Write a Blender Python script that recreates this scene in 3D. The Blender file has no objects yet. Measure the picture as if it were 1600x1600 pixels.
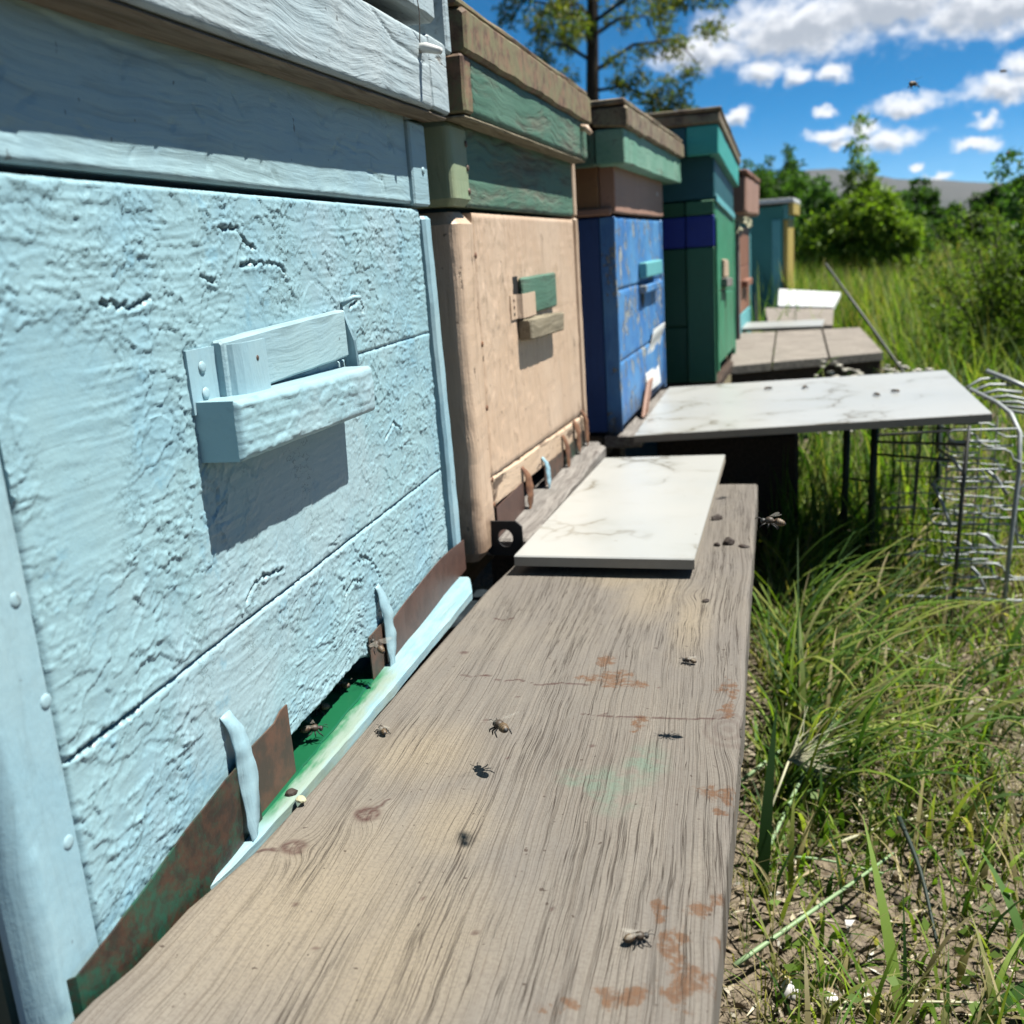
import bpy, math, random
import numpy as np
from mathutils import Vector, Matrix

rng = np.random.default_rng(11)
random.seed(5)
sc = bpy.context.scene
COL = sc.collection
R_ = math.radians

# ------------------------------------------------------------------ camera
cam_d = bpy.data.cameras.new('camera')
cam = bpy.data.objects.new('camera', cam_d)
COL.objects.link(cam)
CR = Vector((0.9731, 0.2303, 0.0)); CU = Vector((-0.058, 0.2452, 0.9677)); CF = Vector((-0.2229, 0.9417, -0.2519))
ro = R_(4.0)
right = CR * math.cos(ro) - CU * math.sin(ro)
up = CR * math.sin(ro) + CU * math.cos(ro)
M = Matrix((right, up, -CF)).transposed().to_4x4()
M.translation = Vector((0.242, 0.0, 0.27))
cam.matrix_world = M
cam_d.sensor_width = 36.0
cam_d.lens = 36.0 * 1550 / 1600
cam_d.clip_start = 0.02
cam_d.clip_end = 20000
cam_d.dof.use_dof = True
cam_d.dof.focus_distance = 0.56
cam_d.dof.aperture_fstop = 13.0
sc.camera = cam

# ------------------------------------------------------------------ view
sc.view_settings.view_transform = 'Standard'
sc.view_settings.look = 'None'
sc.view_settings.gamma = 1.0
sc.view_settings.use_curve_mapping = False
sc.view_settings.exposure = 1.42
sc.render.engine = 'CYCLES'

# ------------------------------------------------------------------ sun
SUN = Vector((0.42, 0.085, 0.904)).normalized()
sd = bpy.data.lights.new('sun', 'SUN')
sd.energy = 5.0
sd.angle = R_(0.53)
sd.color = (1.0, 0.985, 0.91)
sun = bpy.data.objects.new('sun', sd)
COL.objects.link(sun)
sun.rotation_euler = SUN.to_track_quat('Z', 'Y').to_euler()
sun.location = (0, 0, 30)


# ------------------------------------------------------------------ node helper
ALB = 0.55


class NT:
    def __init__(s, tree):
        s.t = tree
        s.n = tree.nodes
        s.l = tree.links

    def add(s, typ, **kw):
        n = s.n.new(typ)
        for k, v in kw.items():
            setattr(n, k, v)
        return n

    def put(s, sock, v):
        if sock.name == 'Base Color' and isinstance(v, bpy.types.NodeSocket):
            v = s.mix(1.0, v, (ALB, ALB, ALB), 'MULTIPLY')
        if isinstance(v, bpy.types.NodeSocket):
            s.l.new(v, sock)
        elif isinstance(v, (tuple, list)):
            if len(v) == 3 and sock.type == 'RGBA':
                v = (*v, 1)
            sock.default_value = v
        else:
            sock.default_value = v

    def m(s, op, a, b=0.0, c=None, clamp=False):
        n = s.add('ShaderNodeMath', operation=op, use_clamp=clamp)
        s.put(n.inputs[0], a)
        s.put(n.inputs[1], b)
        if c is not None:
            s.put(n.inputs[2], c)
        return n.outputs[0]

    def v(s, op, a, b=None, scale=None):
        n = s.add('ShaderNodeVectorMath', operation=op)
        s.put(n.inputs[0], a)
        if b is not None:
            s.put(n.inputs[1], b)
        if scale is not None:
            s.put(n.inputs['Scale'], scale)
        return n.outputs['Value'] if op in ('LENGTH', 'DOT_PRODUCT', 'DISTANCE') else n.outputs[0]

    def mix(s, f, a, b, blend='MIX'):
        n = s.add('ShaderNodeMix', data_type='RGBA', blend_type=blend)
        s.put(n.inputs[0], f)
        s.put(n.inputs[6], a)
        s.put(n.inputs[7], b)
        return n.outputs[2]

    def noise(s, vec, scale=1.0, detail=4.0, rough=0.55, dist=0.0, out='Fac'):
        n = s.add('ShaderNodeTexNoise')
        s.put(n.inputs['Vector'], vec)
        n.inputs['Scale'].default_value = scale
        n.inputs['Detail'].default_value = detail
        n.inputs['Roughness'].default_value = rough
        n.inputs['Distortion'].default_value = dist
        return n.outputs[out]

    def voro(s, vec, scale, feature='F1', out='Distance', rnd=1.0):
        n = s.add('ShaderNodeTexVoronoi', feature=feature)
        s.put(n.inputs['Vector'], vec)
        n.inputs['Scale'].default_value = scale
        n.inputs['Randomness'].default_value = rnd
        return n.outputs[out]

    def step(s, x, lo, hi):
        n = s.add('ShaderNodeMapRange', interpolation_type='SMOOTHSTEP')
        s.put(n.inputs[0], x)
        s.put(n.inputs[1], lo)
        s.put(n.inputs[2], hi)
        return n.outputs[0]

    def bump(s, h, strength=0.3, dist=0.002, normal=None):
        n = s.add('ShaderNodeBump')
        n.inputs['Strength'].default_value = strength
        n.inputs['Distance'].default_value = dist
        s.put(n.inputs['Height'], h)
        if normal is not None:
            s.l.new(normal, n.inputs['Normal'])
        return n.outputs[0]

    def attr(s, name, out='Fac'):
        n = s.add('ShaderNodeAttribute', attribute_name=name)
        return n.outputs[out]

    def obj(s, rnd=True):
        tc = s.add('ShaderNodeTexCoord').outputs['Object']
        if not rnd:
            return tc
        oi = s.add('ShaderNodeObjectInfo').outputs['Random']
        off = s.add('ShaderNodeCombineXYZ')
        s.put(off.inputs[0], s.m('MULTIPLY', oi, 7.3))
        s.put(off.inputs[1], s.m('MULTIPLY', oi, 13.1))
        s.put(off.inputs[2], s.m('MULTIPLY', oi, 3.7))
        return s.v('ADD', tc, off.outputs[0])


def new_mat(name):
    m = bpy.data.materials.new(name)
    m.use_nodes = True
    t = NT(m.node_tree)
    for n in list(t.n):
        t.n.remove(n)
    o = t.add('ShaderNodeOutputMaterial')
    b = t.add('ShaderNodeBsdfPrincipled')
    t.l.new(b.outputs[0], o.inputs[0])
    return m, t, b, o


# ------------------------------------------------------------------ world (sky with clouds)
w = bpy.data.worlds.new('World')
sc.world = w
w.use_nodes = True
t = NT(w.node_tree)
for n in list(t.n):
    t.n.remove(n)
wo = t.add('ShaderNodeOutputWorld')
bg = t.add('ShaderNodeBackground')
t.l.new(bg.outputs[0], wo.inputs[0])
sky = t.add('ShaderNodeTexSky')
sky.sky_type = 'NISHITA'
sky.sun_disc = False
sky.sun_elevation = math.asin(SUN.z)
sky.sun_rotation = math.atan2(SUN.x, SUN.y)
sky.altitude = 1500
sky.air_density = 0.47
sky.dust_density = 0.0
sky.ozone_density = 4.0
SKY_STRENGTH = 0.05
hs = t.add('ShaderNodeHueSaturation')
hs.inputs['Saturation'].default_value = 1.42
hs.inputs['Value'].default_value = 1.0
hs.inputs['Hue'].default_value = 0.488
t.l.new(sky.outputs[0], hs.inputs['Color'])

# clouds: (azimuth, elevation, half width, half height) in degrees
CLOUDS = [(3.4, 10.4, 5.5, 1.6), (-1.5, 9.5, 2.8, 0.8), (7.5, 11.0, 5.5, 1.5), (12.5, 10.2, 5.0, 1.5), (17.0, 9.5, 4.0, 1.2),
          (1.4, 8.35, 1.15, 0.65), (3.2, 8.0, 0.8, 0.5), (4.9, 7.75, 0.9, 0.5), (0.05, 6.25, 0.95, 0.42),
          (8.5, 6.0, 1.75, 0.5), (12.9, 6.3, 2.0, 0.75), (14.3, 7.3, 1.6, 0.8), (7.7, 4.4, 1.7, 0.62), (4.9, 4.9, 1.3, 0.4),
          (6.6, 5.0, 0.8, 0.5), (11.7, 3.75, 1.1, 0.33), (12.2, 4.75, 0.8, 0.34), (4.6, 6.0, 0.7, 0.33), (10.2, 2.3, 0.7, 0.3),
          (8.9, 2.9, 0.4, 0.2), (5.2, 4.3, 0.6, .25),
          (24.0, 6.0, 3.0, 1.0), (21.0, 3.6, 2.0, 0.5), (30.0, 9.0, 5.0, 1.5), (-24.0, 6.5, 3.5, 0.9), (-33.0, 10.0, 5.0, 1.4)]


def cloud_group():
    g = bpy.data.node_groups.new('cloud_cover', 'ShaderNodeTree')
    g.interface.new_socket('Vector', in_out='INPUT', socket_type='NodeSocketVector')
    g.interface.new_socket('Cover', in_out='OUTPUT', socket_type='NodeSocketFloat')
    q = NT(g)
    gi = q.add('NodeGroupInput')
    go = q.add('NodeGroupOutput')
    vec = gi.outputs[0]
    cur = None
    wv = q.v('ADD', vec, q.v('SCALE', q.v('SUBTRACT', q.noise(vec, .9, 5, .65, 0, 'Color'), (0.5, 0.5, 0.5)), scale=1.5))
    for (a, e, hw, hh) in CLOUDS:
        d = q.v('SUBTRACT', wv, (a, e - hh * 0.25, 0))
        # flatter below, rounder above
        d = q.v('MULTIPLY', d, (1 / hw, 1 / hh, 0))
        r = q.m('SUBTRACT', 1.0, q.v('LENGTH', d))
        cur = r if cur is None else q.m('SMOOTH_MAX', cur, r, 0.25)
    cur = q.m('MAXIMUM', cur, -1.2)
    nz = q.noise(q.v('MULTIPLY', vec, (1.0, 1.35, 1.0)), 0.9, 6, .56)
    cov = q.m('ADD', cur, q.m('MULTIPLY', q.m('SUBTRACT', nz, 0.5), 1.35))
    q.l.new(cov, go.inputs[0])
    return g


cg = cloud_group()
dirv = t.add('ShaderNodeTexCoord').outputs['Generated']
sx = t.add('ShaderNodeSeparateXYZ')
t.put(sx.inputs[0], dirv)
DEG = 180 / math.pi
az = t.m('MULTIPLY', t.m('ARCTAN2', sx.outputs[0], sx.outputs[1]), DEG)
el = t.m('MULTIPLY', t.m('ARCSINE', sx.outputs[2]), DEG)
cv = t.add('ShaderNodeCombineXYZ')
t.put(cv.inputs[0], az)
t.put(cv.inputs[1], el)


def cover(off):
    n = t.add('ShaderNodeGroup')
    n.node_tree = cg
    t.put(n.inputs[0], t.v('ADD', cv.outputs[0], (off[0], off[1], 0)) if off else cv.outputs[0])
    return n.outputs[0]


c0 = cover(None)
c1 = cover((0.15, 0.42))
mask = t.step(c0, -0.3, 0.62)
# thick parts seen from below are grey, the sunlit upper rims are white
shade = t.step(t.m('SUBTRACT', c1, t.m('MULTIPLY', c0, 0.15)), 0.0, 0.8)
ccol = t.mix(shade, (7.6, 7.8, 8.2), (3.6, 4.0, 4.6))
# general broken cloud higher up, outside the picture too
hv = t.noise(t.v('MULTIPLY', cv.outputs[0], (0.05, 0.11, 1)), 1.0, 6, .6)
hm = t.m('MULTIPLY', t.step(hv, 0.66, 0.80), t.step(el, 15.0, 24.0))
mask2 = t.m('MAXIMUM', mask, t.m('MULTIPLY', hm, 0.8))
skycol = t.mix(mask2, hs.outputs[0], ccol)
t.put(bg.inputs[0], skycol)
bg.inputs[1].default_value = SKY_STRENGTH


# ------------------------------------------------------------------ numpy noise
_perm = np.random.default_rng(3).permutation(256)
_perm = np.concatenate([_perm, _perm, _perm])
_gx = np.cos(np.arange(256) * 2.399963)
_gy = np.sin(np.arange(256) * 2.399963)


def gn(x, y, seed=0):
    x = np.asarray(x, float) + seed * 17.37
    y = np.asarray(y, float) + seed * 9.13
    ix = np.floor(x).astype(int); iy = np.floor(y).astype(int)
    fx = x - ix; fy = y - iy
    ux = fx * fx * fx * (fx * (fx * 6 - 15) + 10); uy = fy * fy * fy * (fy * (fy * 6 - 15) + 10)

    def g(a, b, dx, dy):
        h = _perm[_perm[a & 255] + (b & 255)]
        return _gx[h] * dx + _gy[h] * dy
    n00 = g(ix, iy, fx, fy); n10 = g(ix + 1, iy, fx - 1, fy)
    n01 = g(ix, iy + 1, fx, fy - 1); n11 = g(ix + 1, iy + 1, fx - 1, fy - 1)
    a = n00 + ux * (n10 - n00); b = n01 + ux * (n11 - n01)
    return 1.4 * (a + uy * (b - a))


def fbm(x, y, octv=4, seed=0, gain=0.5):
    s = 0; a = 1.0; tot = 0
    for k in range(octv):
        s = s + a * gn(x * 2 ** k, y * 2 ** k, seed + k * 3)
        tot += a; a *= gain
    return s / tot


def sstep(x, lo, hi):
    q = np.clip((x - lo) / (hi - lo), 0, 1)
    return q * q * (3 - 2 * q)


# ------------------------------------------------------------------ object helpers
def link_mesh(name, verts, faces, mat, parent=None, smooth=False, attrs=None, cols=None, loc=None):
    me = bpy.data.meshes.new(name)
    if isinstance(faces, np.ndarray):
        verts = np.asarray(verts, np.float32)
        nf, k = faces.shape
        me.vertices.add(len(verts)); me.vertices.foreach_set('co', verts.ravel())
        me.loops.add(nf * k); me.loops.foreach_set('vertex_index', faces.astype(np.int32).ravel())
        me.polygons.add(nf); me.polygons.foreach_set('loop_start', np.arange(0, nf * k, k, dtype=np.int32))
        me.update(calc_edges=True)
    else:
        me.from_pydata([tuple(p) for p in verts], [], faces)
    if smooth:
        me.polygons.foreach_set('use_smooth', np.ones(len(me.polygons), bool))
    for k, a in (attrs or {}).items():
        at = me.attributes.new(k, 'FLOAT', 'POINT'); at.data.foreach_set('value', np.asarray(a, np.float32))
    for k, a in (cols or {}).items():
        at = me.attributes.new(k, 'FLOAT_COLOR', 'POINT')
        a = np.asarray(a, np.float32)
        at.data.foreach_set('color', np.concatenate([a, np.ones((len(a), 1), np.float32)], 1).ravel())
    me.materials.append(mat)
    me.validate()
    o = bpy.data.objects.new(name, me)
    COL.objects.link(o)
    if parent is not None:
        o.parent = parent
    if loc is not None:
        o.location = loc
    return o


def tag(o, label=None, cat=None, group=None, kind=None):
    if label: o['label'] = label
    if cat: o['category'] = cat
    if group: o['group'] = group
    if kind: o['kind'] = kind
    return o


def thing(name, label, cat, loc=(0, 0, 0), rot=(0, 0, 0), group=None):
    o = bpy.data.objects.new(name, None)
    COL.objects.link(o)
    o.location = loc; o.rotation_euler = rot
    o.empty_display_size = 0.05
    return tag(o, label, cat, group)


def dup(root, label=None, group=None):
    r = root.copy(); COL.objects.link(r)
    if label: r['label'] = label
    if group: r['group'] = group
    for ch in list(root.children):
        c = ch.copy(); COL.objects.link(c); c.parent = r
        for g in ch.children:
            d = g.copy(); COL.objects.link(d); d.parent = c
    return r


_bs = [0]


def beam(name, lo, hi, mat, parent=None, axis=1, seg=12, amp=0.0008, bev=0.002, warp=None, arc=1):
    """a sawn bar from lo to hi along one axis: chamfered section, slightly uneven edges"""
    _bs[0] += 1
    sd_ = _bs[0]
    lo = np.array(lo, float); hi = np.array(hi, float)
    a = axis; b, c = [k for k in range(3) if k != axis]
    bev = min(bev, 0.45 * (hi[b] - lo[b]), 0.45 * (hi[c] - lo[c]))
    pts = []
    for (px, py, a0) in ((hi[b] - bev, lo[c] + bev, -90), (hi[b] - bev, hi[c] - bev, 0), (lo[b] + bev, hi[c] - bev, 90), (lo[b] + bev, lo[c] + bev, 180)):
        for q_ in range(arc + 1):
            th_ = math.radians(a0 + 90 * q_ / arc)
            pts.append((px + bev * math.cos(th_), py + bev * math.sin(th_)))
    K = len(pts)
    cb, cc = (lo[b] + hi[b]) / 2, (lo[c] + hi[c]) / 2
    ts = np.linspace(lo[a], hi[a], seg + 1)
    rings = [(ts[0], .0)] + [(x, 1.0) for x in ([ts[0] + bev] + list(ts[1:-1]) + [ts[-1] - bev])] + [(ts[-1], .0)]
    V = []; F = []
    for i, (x, full) in enumerate(rings):
        for k, (p, q) in enumerate(pts):
            P = [0, 0, 0]
            if not full:
                p = cb + (p - cb) * (1 - bev / max(hi[b] - lo[b], 1e-6) * 1.6); q = cc + (q - cc) * (1 - bev / max(hi[c] - lo[c], 1e-6) * 1.6)
            e = k // (arc + 1)
            n1 = float(gn(x * 9 + 3, e * 5.3 + sd_ * 1.7, 1)) + .6 * float(gn(x * 45, e * 3.1 + sd_, 2)); n2 = float(gn(x * 9 + 8, e * 7.3 + sd_ * 2.1, 4)) + .6 * float(gn(x * 45, e * 2.2 + sd_, 5))
            P[a] = x; P[b] = p + amp * n1; P[c] = q + amp * n2
            if warp: P = warp(P)
            V.append(P)
    n = len(rings)
    for i in range(n - 1):
        for k in range(K):
            k2 = (k + 1) % K
            F.append((i * K + k, i * K + k2, (i + 1) * K + k2, (i + 1) * K + k))
    F.append(tuple(range(K - 1, -1, -1))); F.append(tuple((n - 1) * K + k for k in range(K)))
    # consistent outward normals
    o = link_mesh(name, V, F, mat, parent)
    fix_normals(o.data)
    return o


def fix_normals(me):
    import bmesh
    bm = bmesh.new(); bm.from_mesh(me)
    bmesh.ops.recalc_face_normals(bm, faces=bm.faces)
    bm.to_mesh(me); bm.free()


def relief_board(name, y0, y1, z0, z1, thick, step, hfun, mat, parent, xf=0.0, edge=0.002, emask=None, attrs=None, warp=None):
    """a board whose front (facing +X) carries real relief: h = hfun(y, z)"""
    ny = max(2, int((y1 - y0) / step)); nz = max(2, int((z1 - z0) / step))
    Y, Z = np.meshgrid(np.linspace(y0, y1, ny + 1), np.linspace(z0, z1, nz + 1), indexing='ij')
    h, at = hfun(Y, Z)
    d = np.minimum(np.minimum(Y - y0, y1 - Y), np.minimum(Z - z0, z1 - Z))
    er = np.clip(1 - d / edge, 0, 1) ** 2 * edge * 0.9
    if emask is not None: er = er * emask(Y, Z)
    X = xf + h - er
    V = np.stack([X, Y, Z], -1).reshape(-1, 3)
    if warp: V = warp(V)
    idx = np.arange((ny + 1) * (nz + 1)).reshape(ny + 1, nz + 1)
    F = np.stack([idx[:-1, :-1], idx[1:, :-1], idx[1:, 1:], idx[:-1, 1:]], -1).reshape(-1, 4)
    loop = np.concatenate([idx[:, 0], idx[-1, 1:], idx[-2::-1, -1], idx[0, -2:0:-1]])
    back = V[loop].copy(); back[:, 0] = xf - thick
    nb = len(loop); base = len(V)
    i = np.arange(nb); j = (i + 1) % nb
    S = np.stack([loop[i], base + i, base + j, loop[j]], -1)
    S = np.stack([base + i, base + nb + i, base + nb + j, base + j], -1)
    V2 = np.concatenate([V, V[loop], back]); F2 = np.concatenate([F, S])
    A = {k: np.concatenate([np.asarray(a).reshape(-1), np.zeros(2 * nb)]) for k, a in at.items()}
    o = link_mesh(name, V2, F2, mat, parent, attrs=A)
    sm = np.zeros(len(F2), bool); sm[:len(F)] = True
    o.data.polygons.foreach_set('use_smooth', sm)
    return o


def tube_geo(P, r, n=6):
    P = [Vector(p) for p in P]
    rr = r if isinstance(r, (list, tuple, np.ndarray)) else [r] * len(P)
    V = []; F = []
    prev = None
    for i, p in enumerate(P):
        d = (P[min(i + 1, len(P) - 1)] - P[max(i - 1, 0)]).normalized()
        a = prev if prev is not None else (Vector((0, 0, 1)) if abs(d.z) < .9 else Vector((1, 0, 0)))
        u = (a - d * a.dot(d)).normalized(); vv = d.cross(u)
        prev = u
        for k in range(n):
            th = 2 * math.pi * k / n
            V.append(p + (u * math.cos(th) + vv * math.sin(th)) * rr[i])
    for i in range(len(P) - 1):
        for k in range(n):
            k2 = (k + 1) % n
            F.append((i * n + k, i * n + k2, (i + 1) * n + k2, (i + 1) * n + k))
    F.append(tuple(range(n - 1, -1, -1))); F.append(tuple((len(P) - 1) * n + k for k in range(n)))
    return V, F


def tube(name, P, r, mat, parent=None, n=6, loc=None):
    V, F = tube_geo(P, r, n)
    return link_mesh(name, V, F, mat, parent, smooth=True, loc=loc)


def sheet(name, prof, width_pts, thick, mat, parent, attrs=None):
    """a thin bent metal strip: prof = list of (x, z) outline points, swept over y list width_pts(list of (y, dz, dx))"""
    V = []; F = []
    n = len(prof)
    for (y, dx, dz) in width_pts:
        for (x, z) in prof:
            V.append((x + dx, y, z + dz))
        for (x, z) in prof:
            V.append((x + dx - thick, y, z + dz))
    m = 2 * n
    k = len(width_pts)
    for i in range(k - 1):
        for j in range(n - 1):
            F.append((i * m + j, (i + 1) * m + j, (i + 1) * m + j + 1, i * m + j + 1))
            F.append((i * m + n + j, i * m + n + j + 1, (i + 1) * m + n + j + 1, (i + 1) * m + n + j))
        F.append((i * m, i * m + n, (i + 1) * m + n, (i + 1) * m))
        F.append((i * m + n - 1, (i + 1) * m + n - 1, (i + 1) * m + 2 * n - 1, i * m + 2 * n - 1))
    for i in (0, k - 1):
        for j in range(n - 1):
            F.append((i * m + j, i * m + j + 1, i * m + n + j + 1, i * m + n + j))
    o = link_mesh(name, V, F, mat, parent, smooth=False)
    fix_normals(o.data)
    return o


def nail(parent, y, z, x=0.0, r=0.0035, mat=None, h=.0012):
    V = []; F = []
    prof = [(0, 1.0), (h * .7, .85), (h, .45)]
    n = 9
    for (x_, s) in prof:
        for k in range(n):
            th = 2 * math.pi * k / n
            V.append((x_, math.cos(th) * r * s, math.sin(th) * r * s))
    for i in range(2):
        for k in range(n):
            k2 = (k + 1) % n
            F.append((i * n + k, i * n + k2, (i + 1) * n + k2, (i + 1) * n + k))
    F.append(tuple(2 * n + k for k in range(n)))
    return link_mesh('nail', V, F, mat, parent, smooth=True, loc=(x, y, z))


# ------------------------------------------------------------------ materials
def mat_paint(name, col, col2, wood=(0.20, 0.155, 0.11), wear=0.62, grain=1, rough=0.5, bumpk=0.35, blot=9.0, wsoft=0.08, dark=None, spec=0.4, grainfreq=1.0, gcol=0.25, patch=(26.0, 6.0), gk=.35, foot=None):
    """old brush paint over sawn boards; grain runs along axis `grain`; wear: noise level above which bare wood shows"""
    m, t, b, o = new_mat(name)
    v = t.obj()
    gs = [170 * grainfreq] * 3; gs[grain] = 5.0 * grainfreq
    warp = t.v('SCALE', t.v('SUBTRACT', t.noise(v, 6, 2, .5, 0, 'Color'), (.5, .5, .5)), scale=.05)
    g = t.noise(t.v('MULTIPLY', t.v('ADD', v, warp), tuple(gs)), 1.0, 3, .6)
    gs2 = [patch[0]] * 3; gs2[grain] = patch[1]
    n1 = t.noise(t.v('MULTIPLY', v, tuple(gs2)), 1.0, 7, .68)
    n2 = t.noise(v, blot, 5, .6)
    fine = t.noise(v, 260, 3, .6)
    wv = t.m('ADD', n1, t.m('MULTIPLY', t.m('SUBTRACT', g, .5), gk))
    wm = t.step(wv, wear, wear + wsoft)
    pc = t.mix(t.step(n2, .35, .65), col, col2)
    pc = t.mix(t.m('MULTIPLY', t.step(g, .5, .72), gcol), pc, tuple(x * .55 for x in col))
    wc = t.mix(t.step(g, .3, .7), tuple(x * 1.25 for x in wood), tuple(x * .45 for x in wood))
    c = t.mix(wm, pc, wc)
    if dark is not None:
        dn = t.noise(v, 5.5, 6, .65)
        c = t.mix(t.m('MULTIPLY', t.step(dn, .56, .7), .8), c, dark)
    if foot:
        sz_ = t.add('ShaderNodeSeparateXYZ'); t.put(sz_.inputs[0], t.obj(False))
        fz_ = t.m('ADD', sz_.outputs[2], t.m('MULTIPLY', t.m('SUBTRACT', t.noise(v, 30, 6, .7), .5), .16))
        c = t.mix(t.m('MULTIPLY', t.m('SUBTRACT', 1.0, t.step(fz_, .0, .06)), .7), c, foot)
    sp = t.step(t.noise(v, 120, 2, .5), .72, .76)
    c = t.mix(t.m('MULTIPLY', sp, .6), c, (.06, .045, .03))
    t.put(b.inputs['Base Color'], c)
    t.put(b.inputs['Roughness'], t.m('ADD', rough, t.m('MULTIPLY', wm, .25), clamp=True))
    b.inputs['Specular IOR Level'].default_value = spec
    h = t.m('SUBTRACT', t.m('ADD', t.m('MULTIPLY', g, -.5), t.m('MULTIPLY', fine, .12)), t.m('MULTIPLY', wm, .45))
    h = t.m('ADD', h, t.m('MULTIPLY', n1, .5))
    t.put(b.inputs['Normal'], t.bump(h, bumpk * 1.6, .0016))
    return m


def mat_wood(name, light, dark, grain=1, rough=.8, freq=1.0, bumpk=.5, stain=None):
    m, t, b, o = new_mat(name)
    v = t.obj()
    gs = [230 * freq] * 3; gs[grain] = 6.0 * freq
    warp = t.v('SCALE', t.v('SUBTRACT', t.noise(v, 7, 2, .5, 0, 'Color'), (.5, .5, .5)), scale=.03)
    g = t.noise(t.v('MULTIPLY', t.v('ADD', v, warp), tuple(gs)), 1.0, 4, .65)
    n2 = t.noise(v, 11, 5, .6)
    c = t.mix(t.step(g, .32, .68), light, dark)
    c = t.mix(t.m('MULTIPLY', t.step(n2, .4, .7), .5), c, tuple(x * .6 for x in light))
    if stain is not None:
        s_ = t.noise(v, 17, 6, .65)
        c = t.mix(t.step(s_, .53, .63), c, stain)
    t.put(b.inputs['Base Color'], c)
    b.inputs['Roughness'].default_value = rough
    b.inputs['Specular IOR Level'].default_value = .2
    t.put(b.inputs['Normal'], t.bump(t.m('MULTIPLY', g, -1), bumpk, .0015))
    return m


def mat_metal(name, c1, c2, c3=None, scale=35, rough=.55, metallic=.3):
    m, t, b, o = new_mat(name)
    v = t.obj()
    n = t.noise(v, scale, 6, .65)
    c = t.mix(t.step(n, .38, .62), c1, c2)
    if c3 is not None:
        c = t.mix(t.m('MULTIPLY', t.step(t.noise(v, min(scale * .7, 34), 9, .8, .6), .42, .58), t.m('ADD', .45, t.m('MULTIPLY', t.step(t.noise(v, 300, 4, .7), .35, .6), .55))), c, c3)
    t.put(b.inputs['Base Color'], c)
    b.inputs['Metallic'].default_value = metallic
    b.inputs['Roughness'].default_value = rough
    t.put(b.inputs['Normal'], t.bump(n, .25, .001))
    return m


def mat_plain(name, col, rough=.6, spec=.3, var=.15, scale=60, metallic=0.0):
    m, t, b, o = new_mat(name)
    v = t.obj()
    n = t.noise(v, scale, 4, .6)
    c = t.mix(n, tuple(x * (1 - var) for x in col), tuple(min(1, x * (1 + var)) for x in col))
    t.put(b.inputs['Base Color'], c)
    b.inputs['Roughness'].default_value = rough
    b.inputs['Specular IOR Level'].default_value = spec
    b.inputs['Metallic'].default_value = metallic
    return m


def mat_leaf(name, trans=.35, rough=.5):
    m, t, b, o = new_mat(name)
    c = t.attr('col', 'Color')
    t.put(b.inputs['Base Color'], c)
    b.inputs['Roughness'].default_value = rough
    b.inputs['Specular IOR Level'].default_value = .16
    tr = t.add('ShaderNodeBsdfTranslucent')
    t.put(tr.inputs[0], t.mix(.5, c, (.25, .32, .02), 'MULTIPLY'))
    tr2 = t.mix(1.0, c, (1.3, 1.5, .5), 'MULTIPLY')
    t.put(tr.inputs[0], tr2)
    mx = t.add('ShaderNodeMixShader')
    mx.inputs[0].default_value = trans
    t.l.new(b.outputs[0], mx.inputs[1]); t.l.new(tr.outputs[0], mx.inputs[2])
    t.l.new(mx.outputs[0], o.inputs[0])
    return m


PALE = (0.375, 0.585, 0.645)
# light blue paint with thick relief; 'cav' carries where dirt sits in pits, 'thin' where the coat is thin
m, t, b, o = new_mat('light_blue_paint')
v = t.obj(False)
n1 = t.noise(v, 14, 5, .6); n2 = t.noise(v, 5, 4, .6); n3 = t.noise(v, 30, 5, .65)
c = t.mix(t.step(n1, .4, .68), PALE, (0.33, 0.555, 0.65))
c = t.mix(t.m('MULTIPLY', t.step(n2, .5, .64), .6), c, (0.47, 0.615, 0.66))
c = t.mix(t.m('MULTIPLY', t.step(n3, .60, .68), .6), c, (0.26, 0.50, 0.63))
c = t.mix(t.m('MULTIPLY', t.attr('cav'), .85, clamp=True), c, (0.10, 0.17, 0.18))
hair = t.m('MULTIPLY', t.m('SUBTRACT', 1.0, t.step(t.m('ABSOLUTE', t.m('SUBTRACT', t.noise(t.v('MULTIPLY', v, (60, 45, 75)), 1, 4, .6), .5)), .0, .012)), t.step(t.noise(v, 17, 3, .55), .52, .62))
c = t.mix(t.m('MULTIPLY', hair, .55), c, (.07, .11, .11))
g = t.noise(t.v('MULTIPLY', v, (200, 7, 260)), 1.0, 4, .6)
c = t.mix(t.m('MULTIPLY', t.step(g, .6, .75), .3), c, (.28, .42, .46))
t.put(b.inputs['Base Color'], c)
b.inputs['Roughness'].default_value = .42
b.inputs['Specular IOR Level'].default_value = .45
f1 = t.noise(v, 320, 4, .6); f2 = t.noise(v, 90, 4, .6)
h = t.m('ADD', t.m('ADD', t.m('MULTIPLY', f1, .3), t.m('MULTIPLY', f2, .7)), t.m('MULTIPLY', g, -.3))
t.put(b.inputs['Normal'], t.bump(h, .35, .0016))
M_BLUE = m

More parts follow.
